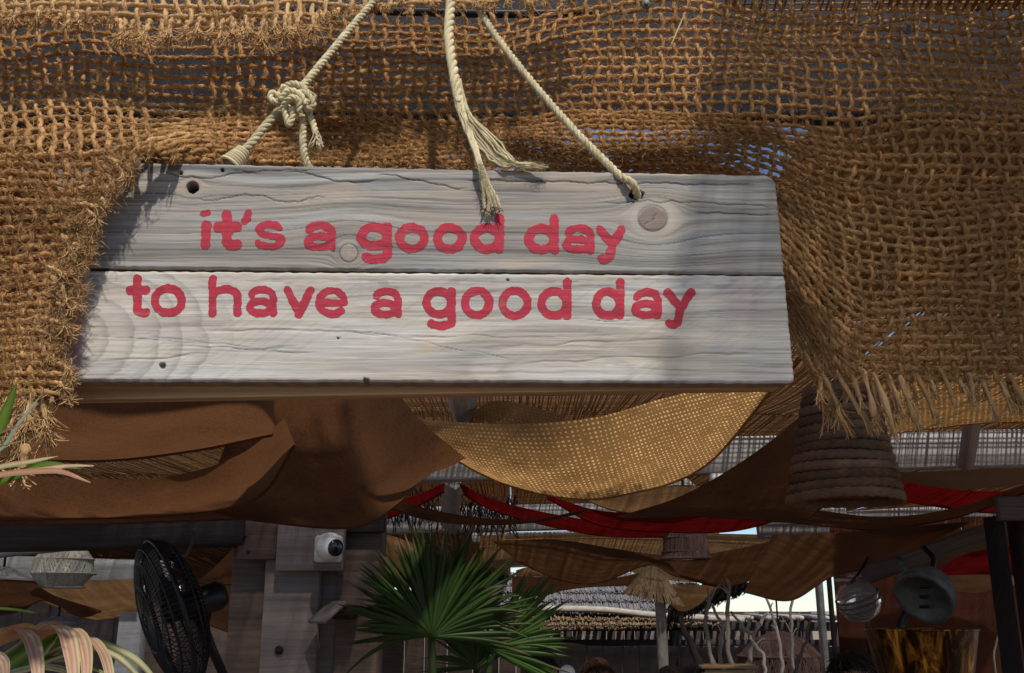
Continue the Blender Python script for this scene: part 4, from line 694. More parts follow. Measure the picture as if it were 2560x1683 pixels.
# ================================================================ the front: fascia, burlap, sign, ropes
sg1 = at(152, 954, .83); sg2 = at(1988, 957, .92); sd = sg2-sg1; SN = unit(np.array([sd[1], -sd[0], 0.])); SN = SN if SN[1] < 0 else -SN
def onsign(px, py, off=0.):
    d = ray(px, py); k = ((sg1-C0)@SN)/(d@SN); return C0+d*k[..., None]+SN*np.asarray(off, float)[..., None]
xbeam('fascia_board', 'dark grey fascia board behind the upper burlap', (-700, 300), (3500, 300), (420, 420), 1.32, FASC, .03, 'board')
mb = MB(); mb.tube(atp(spl([(560, 30, 1.22), (900, 26, 1.22), (1250, 34, 1.22), (1500, 30, 1.22)], 12)), .0062, 12); tag(mb.build('metal_pipe', BLACK), 'black metal pipe running along the top behind the ropes', 'pipe')
def leftedge(y):   # ragged edge of the flap lying over the sign's left end
    return np.interp(y, [380, 395, 440, 470, 490, 510, 545, 580, 610, 650, 690, 720, 760, 800, 840, 880, 930, 960, 1010, 1180], [430, 345, 300, 288, 300, 262, 238, 250, 238, 222, 205, 214, 196, 180, 168, 150, 166, 156, 150, 140])-18*(np.asarray(y) < 900)
def mpy(a, b):
    X = -160+33*a; m = sm(190, 520, X)*(1-sm(1800, 2150, X)); ys = 18+23*b
    ym = np.where(b < 12, 18+23*b, 294+10.5*(b-12)); y = ys*(1-m)+ym*m
    y = y+52*np.exp(-((X-1060)/330)**2)*np.clip(1-b/10, 0, 1)-14*np.exp(-((X-1640)/180)**2)*np.clip(1-b/8, 0, 1)+18*sm(1750, 2000, X)*np.clip(1-b/10, 0, 1)
    y = y+(vn(X/210, b*.22, 4)-.5)*26+(vn(X/70, b*.9, 6)-.5)*7+12*np.sin(X/420+.6)*np.clip(b/8, 0, 1)*np.clip(1-(b-9)/8, 0, 1)
    return X, y
def mpos(a, b, off=0.):
    a = np.asarray(a, float); b = np.asarray(b, float); X, y = mpy(a, b)
    px = X-3.0*np.sin(np.pi*(a+b))+(vn(a*.13, b*.3, 11)-.5)*34+(vn(a*.9, b*.35, 12)-.5)*9+np.where(X < 500, -.10*(y-300)*sm(500, 100, X) if False else .0, 0)+(1-sm(100, 500, X))*(-.06*(y-200))+sm(1500, 2000, X)*.07*(y-300)
    left = (1-sm(330, 850, X))*sm(250, 375, y); m = sm(190, 520, X)*(1-sm(1800, 2150, X))
    Y = 1.10-.05*np.sin(np.clip(b/11, 0, 1)*1.57)+.0020*np.clip(b-12, 0, 30)*m
    Y = Y+.022*(vn(X/260, b*.18, 21)-.5)+.010*np.sin(X/300+b*.3)
    Yl = .812+.006*np.sin(y/90)+.003*np.sin(X/40); Yl = Yl-.014*sm(800, 1000, y)
    Yr = 1.02+.02*np.sin(y/200)+.03*(vn(X/300, y/250, 31)-.5)
    r_ = sm(1800, 2150, X)*sm(250, 420, y)
    Y = Y*(1-r_)+Yr*r_; Y = Y*(1-left)+Yl*left
    P = at(px, y, Y); nrm = np.array([0, -.93, -.25]); return P+nrm*np.asarray(off, float)[..., None], px, y
t = thing('burlap_awning', 'coarse orange brown burlap draped behind and over the left end of the sign', 'burlap', at(1280, 200, 1.06)); BUR = t
NC = 104; ROWS = 51; AMP = .0021; RY = .00235
fuzzP = []; fr_right = []; fr_left = []; ends = []
wf = MB(); wp = MB()
for b in range(ROWS):
    aa = np.arange(-9.5, NC+.001, 1/7.); P_, px, py = mpos(aa, np.full_like(aa, b), AMP*1.0*np.cos(np.pi*aa+np.pi*b))
    stop = 402+(px-140)*.02+np.where(px < 850, -8, 8)
    ok = np.where(px < 600, np.where(py < np.where(px > 420, 404, 388), True, px < leftedge(py)+6*math.sin(b*2.1)-8), np.where(px > 1925, py < 946+10*np.sin(px/60), py < stop))
    ok &= ~((px < 600) & (py > 985)); ok &= ~((px < 330) & (py > 960) & (px > 175))
    idx = np.where(ok)[0]
    if not len(idx): continue
    for seg in np.split(idx, np.where(np.diff(idx) > 1)[0]+1):
        if len(seg) < 6: continue
        rr = RY*(.85+.45*vn(aa[seg]*1.3, b*3.7, 9)); rr[-1] *= .55; rr[0] *= .55
        wf.tube(P_[seg], rr, 7, ref=(0, -1, -.2), lobes=2, la=.32, tw=270, ph=random.random()*6, rnd=random.random()); fuzzP.append(P_[seg])
        if px[seg[-1]] < 600: ends.append((P_[seg[-1]], P_[seg[-1]]-P_[seg[-3]]))
for a in range(-9, NC):
    bb = np.arange(-1.4, ROWS, 1/7.); P_, px, py = mpos(np.full_like(bb, a), bb, -AMP*1.15*np.cos(np.pi*a+np.pi*bb))
    if px[np.abs(py-300).argmin()] < 150: lim = (py < 985+22*math.sin(a*1.7)) & (px < leftedge(py)-6)
    elif px[np.abs(py-300).argmin()] < 520: lim = (px < leftedge(py)-6) & (py < 985)
    elif px[np.abs(py-600).argmin()] > 1900: lim = py < 952+9*np.sin(a*.9)
    else: lim = py < 402+(px-140)*.02+np.where(px < 850, -6, 10)
    idx = np.where(lim)[0]
    if len(idx) < 6: continue
    idx = idx[:np.where(np.diff(np.r_[idx, 9999]) > 1)[0][0]+1]
    if len(idx) < 6: continue
    rr = RY*(.8+.45*vn(bb[idx]*1.1, a*2.9, 19))
    wp.tube(P_[idx], rr, 7, ref=(0, -1, -.2), lobes=2, la=.32, tw=270, ph=random.random()*6, rnd=random.random()); fuzzP.append(P_[idx])
    e = idx[-1]
    if py[e] > 900: (fr_left if px[e] < 600 else fr_right).append((P_[e], px[e], py[e]))
    elif px[e] < 480 and py[e] > 385: ends.append((P_[e], P_[e]-P_[idx[-3]]))
tag(wf.build('weft_yarns', COIR, t), kind='stuff'); tag(wp.build('warp_yarns', COIR, t), kind='stuff')
def fuzz(src, n, lmin, lmax, r, spread=.8, col=None, K=5, off=.0016, cur=.35):
    A = np.vstack(src); i = rng.integers(0, len(A)-1, n); j = np.minimum(i+1, len(A)-1); T = A[j]-A[i]; bad = np.linalg.norm(T, axis=1) > .05; T[bad] = (1, 0, 0); T = unit(T)
    q = A[i]+rng.normal(size=(n, 3))*.0012+np.array([0, -off, 0]); d = unit(T*rng.choice([-1, 1], n)[:, None]+rng.normal(size=(n, 3))*spread+np.array([0, -.35, -.05])); L = rng.uniform(lmin, lmax, n)[:, None]/K
    Pp = np.zeros((n, K, 3)); c_ = rng.normal(size=(n, 3))*cur
    for k in range(K): Pp[:, k] = q; q = q+d*L; d = unit(d+c_+rng.normal(size=(n, 3))*.12)
    mb = MB(); mb.strands(Pp, r*np.linspace(1, .5, K)[None]*rng.uniform(.7, 1.3, size=(n, 1)), 3); return mb
tag(fuzz(fuzzP, 46000, .006, .020, .00028, K=4).build('fuzz', COIR2, t), kind='stuff'); tag(fuzz(fuzzP, 60000, .006, .016, .00034, .34, K=4, off=.0026, cur=.12).build('fibres', COIR, t), kind='stuff')
def tassel(P0, d0, L, par, mat=COIR2, twist=True, nst=9, spread=.35, r=.0024, split=.55, name='fringe_tassel', sway=.25, K=8, curl=.3):
    d0 = unit(np.asarray(d0, float)); mb = MB(); n_ = 9; u = np.linspace(0, 1, n_); c_ = rng.normal(size=3)*sway*L*np.array([1, .35, .25]); dn = np.array([0, -.05, -1.])
    path = P0+d0*(u*L*split)[:, None]+c_[None]*(u**2)[:, None]*.5*split+dn*(u**2*.12*L)[:, None]
    rr = r*(1+.25*np.sin(u*9+random.random()*6))
    mb.tube(path, rr, 7, lobes=2, la=.3, tw=420, rnd=random.random(), ref=(0, -1, .1))
    e = path[-1]; de = unit(path[-1]-path[-3]); H = nst*2; Pp = np.zeros((H, K, 3)); q = e+rng.normal(size=(H, 3))*r*.45; d = unit(de+rng.normal(size=(H, 3))*spread*.5*np.array([1, .6, .5])); st = L*(1-split)*rng.uniform(.6, 1.15, size=(H, 1))/K; cu = rng.normal(size=(H, 3))*spread*curl
    for k in range(K): Pp[:, k] = q; q = q+d*st; d = unit(d+cu+np.array([0, 0, -.05]))
    mb.strands(Pp, r*.22*np.linspace(1.3, .6, K)[None]*rng.uniform(.7, 1.4, size=(H, 1)), 4)
    nf = 14; i = rng.integers(0, n_, nf); Pf = np.zeros((nf, 4, 3)); q = path[i]; d = unit(rng.normal(size=(nf, 3))*.7+d0*1.0)
    for k in range(4): Pf[:, k] = q; q = q+d*.0035; d = unit(d+rng.normal(size=(nf, 3))*.35)
    mb.strands(Pf, .00024, 3)
    return mb.build(name, mat, par)
pxm = 1/F
for (p, x, y) in fr_right:
    Yd = p[1]; L = random.uniform(95, 165)*pxm*1.1 if x < 2300 else random.uniform(70, 130)*pxm*1.1
    tassel(p+np.array([0, -.002, .008]), (random.uniform(.1, .45), -.05, -1), L, t, split=random.uniform(.45, .8), spread=random.uniform(.2, .5))
    for q_ in range(1 if random.random() < .6 else 2): tassel(p+np.array([random.uniform(-.006, .014), random.uniform(.0, .012), .006]), (random.uniform(-.1, .5), .05, -1), L*random.uniform(.5, .9), t, split=.35, nst=7)
for (p, x, y) in fr_left:
    for k in range(2): tassel(p+np.array([random.uniform(-.006, .006), random.uniform(-.006, .004), .006]), (random.uniform(-.2, .25), -.1, -1), random.uniform(95, 185)*pxm*.82, t, split=random.uniform(.3, .65), nst=16, spread=.4, r=.0020, sway=.4, curl=.45)
tassel(at(66, 1110, .76), (0.05, 0, -1), .034, t, split=.45, nst=22, spread=.8, r=.0032)
for k in range(20): tassel(at(random.uniform(-15, 138), random.uniform(925, 1010), .800-random.uniform(0, .012)), (random.uniform(-.2, .25), -.08, -1), random.uniform(80, 175)*pxm*.82, t, split=random.uniform(.25, .6), nst=16, spread=.4, r=.0018, sway=.45, curl=.45)
for P0, d in ends:
    tassel(P0, unit(d)+np.array([.3, -.25, random.uniform(-.5, .1)]), random.uniform(.008, .022), t, split=.3, nst=10, spread=.45, mat=COIR2, curl=.6, r=.0018)
# loose ragged yarn lengths over the sign's left corner
for k in range(30):
    y = random.uniform(390, 930); x = float(leftedge(y))-random.uniform(15, 80); p = at(x, y, .806-random.uniform(0, .004)); tassel(p, (random.uniform(.5, 1), -.12, random.uniform(-.9, .15)), random.uniform(.014, .034), t, split=random.uniform(.3, .6), nst=12, spread=.4, mat=COIR2, name='loose_yarn', sway=.6, curl=.6, r=.0019)
for pts in ([(352, 395, .81), (338, 420, .81), (332, 450, .812), (326, 480, .815)],):
    mb = MB(); mb.tube(atp(spl(pts, 14)), .0019, 8, lobes=2, la=.3, tw=620); mb.build('loose_yarn', COIR2, t)
fl_ = MB(); A_ = []
nn = 2200; y = rng.uniform(385, 960, nn); x = leftedge(y)-rng.uniform(-14, 60, nn); q = at(x, y, .806+rng.normal(size=nn)*.003); d = unit(rng.normal(size=(nn, 3))+np.array([.8, -.4, -.2])); K = 5; Pp = np.zeros((nn, K, 3)); cu = rng.normal(size=(nn, 3))*.4
for k in range(K): Pp[:, k] = q; q = q+d*rng.uniform(.0012, .0045, size=(nn, 1)); d = unit(d+cu)
fl_.strands(Pp, .00021*rng.uniform(.7, 1.5, size=(nn, 1)), 3); tag(fl_.build('frayed_fibres', COIR2, t), kind='stuff')
# ---- frayed valance along the top left
def vedge(x): return np.interp(x, [-200, 0, 140, 240, 300, 420, 600, 760, 880, 1000, 1250, 1420], [34, 40, 44, 52, 62, 66, 60, 50, 36, 18, 10, 2])
t = thing('burlap_valance', 'frayed burlap strip along the top left edge, fringed over the main burlap', 'burlap', at(500, 20, .98))
def vpos(a, b, off=0.):
    a = np.asarray(a, float); b = np.asarray(b, float); px = -180+31*a+(vn(a*.3, b*.5, 41)-.5)*22; py = -110+24*b+(vn(a*.2, b*.6, 42)-.5)*20; Y = .985+.012*np.sin(px/110)+.012*(vn(px/120, py/60, 43)-.5)+.02*sm(20, -60, py)
    P = at(px, py, Y); return P+np.array([0, -.93, -.25])*np.asarray(off, float)[..., None], px, py
wf = MB(); wp = MB(); src = []
for b in range(8):
    aa = np.arange(0, 53, .2); P_, px, py = vpos(aa, np.full_like(aa, b), AMP*np.cos(np.pi*(aa+b))); ok = py < vedge(px)-4; idx = np.where(ok)[0]
    for seg in np.split(idx, np.where(np.diff(idx) > 1)[0]+1):
        if len(seg) > 6: wf.tube(P_[seg], RY*(.9+.4*vn(aa[seg], b, 5)), 8, ref=(0, -1, -.2), lobes=2, la=.24, tw=520); src.append(P_[seg])
for a in range(53):
    bb = np.arange(-.5, 8, .2); P_, px, py = vpos(np.full_like(bb, a), bb, -AMP*np.cos(np.pi*(a+bb))); idx = np.where(py < vedge(px))[0]
    if len(idx) < 5: continue
    wp.tube(P_[idx], RY*(.9+.4*vn(bb[idx], a, 6)), 8, ref=(0, -1, -.2), lobes=2, la=.24, tw=520); src.append(P_[idx]); x = px[idx[-1]]
    big = 285 < x < 800; L = (random.uniform(75, 135) if big else random.uniform(28, 62))*pxm
    for k in range(2 if x < 1000 else 1): tassel(P_[idx[-1]]+np.array([random.uniform(-.006, .006), random.uniform(-.006, .002), .004]), (random.uniform(-.3, .35), -.25, -1), L*random.uniform(.7, 1.1), t, split=.3, nst=14, spread=.55)
tag(wf.build('weft_yarns', COIR2, t), kind='stuff'); tag(wp.build('warp_yarns', COIR2, t), kind='stuff'); tag(fuzz(src, 5000, .008, .022, .00026).build('fuzz', COIR2, t), kind='stuff')
# ---- burlap canopy over the right half (its hem shows at the top right)
t = thing('burlap_canopy', 'dark open weave burlap canopy whose hem shows at the top right edge', 'burlap', at(2200, 10, 1.13))
hz = at(2000, 26, 1.13)[2]; ez = hz+.34; q0 = at(1735, 200, 1.06)
def cplane(x, y): return hz+(1.13-y)/1.75*(ez-hz)+.02*np.sin(x*5)*np.sin((1.13-y)*3)
k_ = (hz+.08-q0[2])/SUN[2]; xe = q0[0]+SUN[0]*k_+.012
pit = .0085; wx = MB(); xs_ = np.arange(xe, xe+2.3, pit); ys_ = np.arange(1.13, -.62, -pit)
for i, x in enumerate(xs_):
    yy = np.linspace(1.13, -.62, 26); xx = x+.006*(vn(yy*4, i*.3, 51)-.5)+.004*random.uniform(-1, 1); wx.tube(np.stack([xx, yy, cplane(xx, yy)], -1), (.0013+.0016*float(sm(xe+.02, xe+.42, x)))*random.uniform(.7, 1.3), 4, ref=(0, 0, 1))
wy = MB()
for i, y in enumerate(ys_):
    xx = np.linspace(xe-.01, xe+2.3, 30); yy = y+.006*(vn(xx*4, i*.3, 52)-.5)+.003*random.uniform(-1, 1); wy.tube(np.stack([xx, yy, cplane(xx, yy)+.002], -1), (.0013+.0016*sm(xe+.02, xe+.42, xx))*random.uniform(.7, 1.3), 4, ref=(0, 0, 1))
tag(wx.build('warp_yarns', COIR, t), kind='stuff'); tag(wy.build('weft_yarns', COIR, t), kind='stuff')
for px_, py_, lb in ((1616, 10, 'steel screw with washer at the top edge of the burlap, left of the dark hem'), (2270, 72, 'small screw and dark hole in the burlap at the upper right')):
    t = thing('screw', lb, 'screw', at(px_, py_, 1.05)); mb = MB(); c = at(px_, py_, 1.045); mb.lathe([(.0018, 0), (.0055, 0), (.006, .001), (.006, .002)], c, (0, 1, .2), 20); mb.build('washer', GREYM, t); mb = MB(); mb.lathe([(0, -.0025), (.002, -.002), (.0028, 0)], c, (0, 1, .2), 14); mb.build('head', GREYM, t)
t = thing('straw_blade', 'thin dry pale straw blade caught in the burlap right of the ropes', 'straw', at(1690, 110, 1.03)); mb = MB(); mb.tube(atp(spl([(1710, 38, 1.02), (1698, 66, 1.02), (1680, 108, 1.02), (1662, 145, 1.03)], 14)), np.array([.0003, .0008, .0013, .0017, .0019, .002, .0019, .0017, .0015, .0012, .0009, .0006, .0005, .0004]), 6, flat=.5); mb.build('blade', plain('dry_straw', (.66, .52, .27), .6, bump=.05), t)
t = thing('curly_fibre', 'tiny curled pale fibre hanging under the lower left of the sign', 'fibre', at(205, 990, .88)); mb = MB(); mb.tube(atp(spl([(202, 974, .87), (199, 986, .87), (204, 998, .87), (212, 996, .87), (218, 990, .87), (216, 985, .87), (212, 992, .87), (222, 994, .87), (230, 988, .87)], 40)), .0003, 4); mb.build('thread', WHITEP, t)
# ---------------------------------------------------------------- the sign
m = N('sign_wood'); ca = m.attr('col', 'Color'); tc = m.attr(); g1 = m.noise(m.scale(tc, 14, 620, 1), 1, 6, .75); g2 = m.noise(m.scale(tc, 60, 1500, 1), 1, 2, .6); mo = m.noise(m.pos(), 60, 5, .6)
cc = m.mix(m.math('MULTIPLY', m.math('SUBTRACT', g1, .36), 2.2), ca, m.mix(1., ca, (.50, .475, .45), 'MULTIPLY')); cc = m.mix(m.math('MULTIPLY', mo, .25), cc, m.mix(1., cc, (.8, .78, .76), 'MULTIPLY')); m.col(cc); m.rough(.82); m.bump(m.math('ADD', m.math('MULTIPLY', g1, .6), m.math('MULTIPLY', g2, .4)), .30, .0007); m.b.inputs['Specular IOR Level'].default_value = .2
SIGNW = m.m
m = N('sign_paint'); tc = m.attr(); g1 = m.noise(m.scale(tc, 12, 620, 1), 1, 6, .75); mo = m.noise(m.pos(), 45, 5, .65)
cc = m.mix(m.math('MULTIPLY', g1, .45), m.attr('col', 'Color'), m.mix(1., m.attr('col', 'Color'), (.62, .5, .55), 'MULTIPLY')); wear = m.ramp(m.math('ADD', m.math('MULTIPLY', g1, .6), m.math('MULTIPLY', mo, .4)), [(.55, (0, 0, 0)), (.66, (1, 1, 1))]); cc = m.mix(m.math('MULTIPLY', wear, .45), cc, (.48, .30, .28)); m.col(cc); m.rough(.7); m.bump(g1, .5, .0008)
PAINT = m.m
t = thing('wooden_sign', 'weathered two plank sign with red words hanging from ropes in front of the burlap', 'sign', onsign(1060., 680.)); SIGN = t
def n1d(x, s): return vn(x, np.zeros_like(x)+s*3.3, s)
def flow(X, Y, ks):
    f = Y.copy()
    for (x, y, R, sx) in ks:
        dx = (X-x)/sx; dy = Y-y; r2 = dx*dx+dy*dy; f = f-dy*np.clip(R*R/np.maximum(r2, R*R), 0, 1)*.93
    return f
def upper(X, Y):
    f = flow(X, Y, [(1632, 546, 46, 1.5), (872, 632, 32, 1.2), (482, 468, 18, 1.3)])
    # cathedral figures along the top
    f2 = f+10*np.sin(X/150)*np.exp(-((Y-462)/34)**2)+6*(fbm(X/170, Y/80, 3)-.5)+18*np.exp(-((X-880)/120)**2)*np.exp(-((Y-560)/60)**2)
    g = n1d(f2/3.1, 1)*.5+vn(X/260, f2/5.5, 2)*.5; broad = vn(X/420, f2/22, 5); fine = vn(X/90, f2/1.7, 8)
    base = np.array([.45, .425, .385]); dl = sm(.52, .80, n1d(f2/3.5+.4*vn(X/60, f2/8, 14), 15))*(.4+.6*vn(X/160, f2/3, 16)); hue = fbm(X/260, f2/26, 18)-.5; col = base*(.60+.56*g+.45*(broad-.5)+.30*(fine-.5))[..., None]*(1+hue[..., None]*np.array([.30, .06, -.22]))*(1-.52*dl)[..., None]
    # tan heart patches
    pt = np.exp(-((Y-(462+10*np.sin(X/130)))/26)**2)*sm(.36, .60, vn(X/95+f2*.0, f2/40, 12)); pt = np.clip(pt*1.4, 0, 1)*(X < 1560); tan = np.array([.50, .41, .335]); col = col*(1-.65*pt[..., None])+tan*(.85+.3*g[..., None])*.65*pt[..., None]
    h = -.00012*sm(.55, .2, g)-.00022*dl
    # wavy cracks bordering the figures
    for (x0, x1, y0, am, wl, s, wd) in ((395, 660, 436, 9, 120, 1, 1.6), (700, 960, 440, 12, 150, 2, 1.6), (930, 1180, 452, 14, 210, 3, 1.5), (480, 830, 492, 7, 100, 4, 1.1), (1150, 1900, 452, 3, 600, 5, 1.5), (1500, 1940, 506, 4, 300, 6, 1.1), (1720, 1950, 534, 2, 200, 7, 1.3), (560, 800, 421, 4, 160, 8, 1.0)):
        yc = y0+am*np.sin(X/wl*6.28/2+s)+5*(fbm(X/30, X*0, s+60, 3)-.5)*2+((X-x0)/(x1-x0))*6; k = np.exp(-((Y-yc)/wd)**2)*sm(x0, x0+40, X)*(1-sm(x1-40, x1, X)); col = col*(1-.78*k)[..., None]; h = h-.0012*k
    for (x, y, R, kind) in ((482, 468, 14.5, 'hole'), (452, 432, 5, 'hole'), (556, 425, 3.4, 'hole'), (1592, 486, 15, 'rope')):
        d = np.hypot((X-x)/1.05, Y-y)+2.2*(vn(X/6, Y/6, 9)-.5)
        if kind == 'rope': d = np.hypot((X-x)/1.25, (Y-y)/.8)+5*(vn(X/5, Y/5, 9)-.5)
        k = 1-sm(R-2.2, R+.5, d); col = col*(1-.86*k)[..., None]; h = h-.016*k; col = col*(1-.25*(1-sm(R, R+7, d))*(1-k))[..., None]  # shade inside the holes is also put into the colour
    # knot (1632,546)
    d = np.hypot((X-1632)/1.15, Y-546); k = 1-sm(29, 31.5, d+2.5*(vn(np.arctan2(Y-546, X-1632)*2.5, d*0, 4)-.5)); kc = np.array([.31, .255, .22])*(.8+.3*fbm(X/7, Y/7, 31)[..., None]); col = col*(1-k[..., None])+kc*k[..., None]; ring = np.exp(-((d-32)/1.8)**2); col = col*(1-.5*ring)[..., None]; halo = np.exp(-((d-42)/9)**2); col = col*(1-.35*halo[..., None])+np.array([.60, .56, .47])*.35*halo[..., None]; h = h+.0005*k-.0006*ring
    for (xa, ya, xb, yb) in ((1630, 526, 1632, 548), (1632, 546, 1628, 572), (1632, 546, 1610, 566), (1634, 542, 1652, 531)):
        tt = np.clip(((X-xa)*(xb-xa)+(Y-ya)*(yb-ya))/((xb-xa)**2+(yb-ya)**2), 0, 1); dd = np.hypot(X-(xa+tt*(xb-xa))+2*np.sin(Y/4), Y-(ya+tt*(yb-ya))+2*np.sin(X/4)); k = np.exp(-(dd/1.0)**2); col = col*(1-.62*k)[..., None]; h = h-.001*k
    # round plug
    d = np.hypot(X-872, Y-632); k = 1-sm(21, 22.5, d); kc = np.array([.40, .335, .28])*(.8+.35*fbm(X/9, Y/5, 33)[..., None]); col = col*(1-k[..., None])+kc*k[..., None]; ring = np.exp(-((d-22.6)/1.3)**2); col = col*(1-.62*ring)[..., None]; h = h+.0003*k-.0008*ring
    st = np.exp(-((X-1815)/40)**2)*sm(560, 690, Y)*.22; col = col*(1-st[..., None])+np.array([.44, .30, .31])*st[..., None]
    st = np.exp(-((X-190)/30)**2)*sm(600, 690, Y)*.7; col = col*(1-st[..., None])+np.array([.26, .15, .18])*st[..., None]
    return col, h
def lower(X, Y):
    f = Y+9*(fbm(X/260, Y/70, 41)-.5)*2; R_ = np.sqrt(((X-120)/1.)**2+((Y-842)/.62)**2); w1 = 1-sm(520, 860, X); f = f+(.0*R_)
    g = vn(X/330, f/7, 42); fine = vn(X/110, f/2.2, 43); br = vn(X/500, f/26, 44)
    base = np.array([.655, .62, .555]); hue = fbm(X/300, f/30, 118)-.5; dl = sm(.66, .9, vn(X/240, f/2.6, 115)); col = base*(.84+.24*g+.34*(br-.5)+.18*(fine-.5))[..., None]*(1+hue[..., None]*np.array([.16, .02, -.16]))*(1-.26*dl)[..., None]
    fr_ = (R_/62+.8*fbm(X/120, Y/90, 46)+.10*vn(X/40, f/5, 77)) % 1; a = (fr_**3*(1-sm(.93, 1, fr_)))*(.55+.6*vn(X/60, f/2.5, 78))*w1*sm(90, 150, R_)*(1-sm(380, 520, R_)); col = col*(1-a[..., None]*.62)+np.array([.36, .345, .31])*a[..., None]*.40
    # other flame figures to the right
    R2 = np.sqrt(((X-1420)/1.9)**2+((Y-930)/.55)**2); a2 = sm(.6, .85, vn(R2/22+fbm(X/150, Y/80, 48), R2*0, 47))*sm(1000, 1250, X)*(1-sm(1650, 1800, X))*.8*sm(60, 110, R2); col = col*(1-a2[..., None]*.36)
    saw = sm(.60, .80, vn((X+Y*1.6)/7, (Y-X*.25)/130, 50))*sm(.35, .6, fbm(X/220, Y/110, 51)); col = col*(1-.10*saw)[..., None]
    fz = sm(.62, .85, vn(X/30, Y/6, 52))*np.exp(-((Y-712)/30)**2); col = col*(1-.22*fz)[..., None]
    wm = sm(.55, .75, fbm(X/140, Y/60, 53))*.25; col = col*(1-wm[..., None])+np.array([.62, .52, .38])*wm[..., None]
    h = -.00010*sm(.5, .2, fine)-.0001*dl
    for (x0, x1, y0, y1, s) in ((360, 660, 836, 876, 1), (490, 1010, 822, 836, 2), (820, 1300, 812, 902, 3), (1000, 1560, 842, 838, 4), (1180, 1690, 870, 846, 5), (200, 520, 838, 862, 6), (430, 800, 862, 880, 7), (1290, 1900, 908, 880, 8), (1740, 1960, 772, 782, 9), (560, 760, 872, 870, 10), (240, 560, 905, 880, 11), (1380, 1720, 800, 806, 12)):
        tt = np.clip((X-x0)/(x1-x0), 0, 1); yc = y0+(y1-y0)*tt+7*(fbm(X/80, X*0, 70+s, 3)-.5)*2; k = np.exp(-((Y-yc)/(.9+.35*(s % 3)))**2)*sm(x0, x0+50, X)*(1-sm(x1-60, x1, X))*(.4+.6*vn(X/50, X*0, s)); col = col*(1-.6*k)[..., None]; h = h-.0008*k
    for (x, y, R) in ((406, 914, 6), (916, 952, 7), (846, 845, 3), (1270, 700, 2.6)):
        d = np.hypot((X-x)/1.3, Y-y)+4*(vn(X/4, Y/4, 9)-.5); k = 1-sm(R-1.5, R+1, d); col = col*(1-.72*k)[..., None]; h = h-.003*k
    d = np.exp(-((X-1065)/26)**2-((Y-868)/22)**2); col = col*(1-.45*d[..., None])+np.array([.62, .47, .28])*.45*d[..., None]
    st = np.exp(-((X-182)/24)**2)*.75*sm(950, 880, Y)+np.exp(-((X-1850)/34)**2)*sm(850, 720, Y)*.22; st = np.clip(st, 0, .8)*(.6+.6*fbm(X/20, Y/40, 61)); col = col*(1-st[..., None])+np.array([.40, .20, .24])*st[..., None]
    eg = sm(938, 956, Y); col = col*(1-.12*eg[..., None])
    return col, h
def plank(name, fn, ytl, ytr, ybl, ybr, rc):
    nu, nv = 860, 118; u = np.linspace(0, 1, nu)[:, None]; v = np.linspace(0, 1, nv)[None]
    yt = ytl+(ytr-ytl)*u; yb = ybl+(ybr-ybl)*u; Yg = yt+(yb-yt)*v
    xl = 140+(Yg-402)*.02; xr = 1938+(Yg-439)*.0945
    for (cx, cy, R, side) in rc:
        inside = np.abs(Yg-cy) < R; dy = np.abs(Yg-cy); cut = R-np.sqrt(np.clip(R*R-(R-dy)**2, 0, None))
        cut = np.where(inside, cut, 0)
        if side > 0: xr = xr-cut
        else: xl = xl+cut
    jl = 2.2*(vn(Yg/7, Yg*0, 5)-.5); jr = 2.6*(vn(Yg/6, Yg*0, 7)-.5); X = (xl+jl)+((xr+jr)-(xl+jl))*u; Yj = Yg+2.4*(vn(X/16, X*0, 3)-.5)*sm(.04, 0, v)-2.4*(vn(X/14, X*0, 4)-.5)*sm(.96, 1, v)
    col, h = fn(X, Yj); ed = np.minimum(np.minimum(v*(Yg*0+250), (1-v)*250), np.minimum(u*1800, (1-u)*1800)); h = h-.0016*(1-sm(0, 7, ed))**2
    P_ = onsign(X, Yj, h); tc = np.stack([X/2800., Yj/2800., np.zeros_like(X)], -1); mb = MB(); mb.grid(P_, tc, np.clip(col, 0, 1), flip=False)
    # edges and back
    I = [(P_[:, 0], col[:, 0]), (P_[-1, :], col[-1]), (P_[::-1, -1], col[::-1, -1]), (P_[0, ::-1], col[0, ::-1])]; ring = np.vstack([a[0] for a in I]); rc_ = np.vstack([a[1] for a in I]); dep = -SN*.0185; K = 5
    G = ring[:, None]+dep*np.linspace(0, 1, K)[None, :, None]; ecol = np.repeat((rc_*.0+np.array([.34, .27, .21]))[:, None], K, 1)*(.8+.4*vn(np.arange(len(ring))/9., np.zeros(len(ring)), 3))[:, None, None]; ecol[:, 0] = rc_
    tc2 = np.stack([np.broadcast_to((np.arange(len(ring))/1400.)[:, None], (len(ring), K)), np.broadcast_to(np.linspace(0, .02, K)[None], (len(ring), K)), np.zeros((len(ring), K))], -1)
    mb.grid(G, tc2, ecol, flip=True); return mb.build(name, SIGNW, SIGN)
pl1 = plank('plank', upper, 402, 438, 668, 685, [(0, 438, 26, 1), (0, 406, 10, -1)]); pl1['label'] = 'upper grey plank with a knot and two holes'
pl2 = plank('plank', lower, 676, 689, 952, 957, [(0, 957, 14, 1)]); pl2['label'] = 'lower whitish plank'
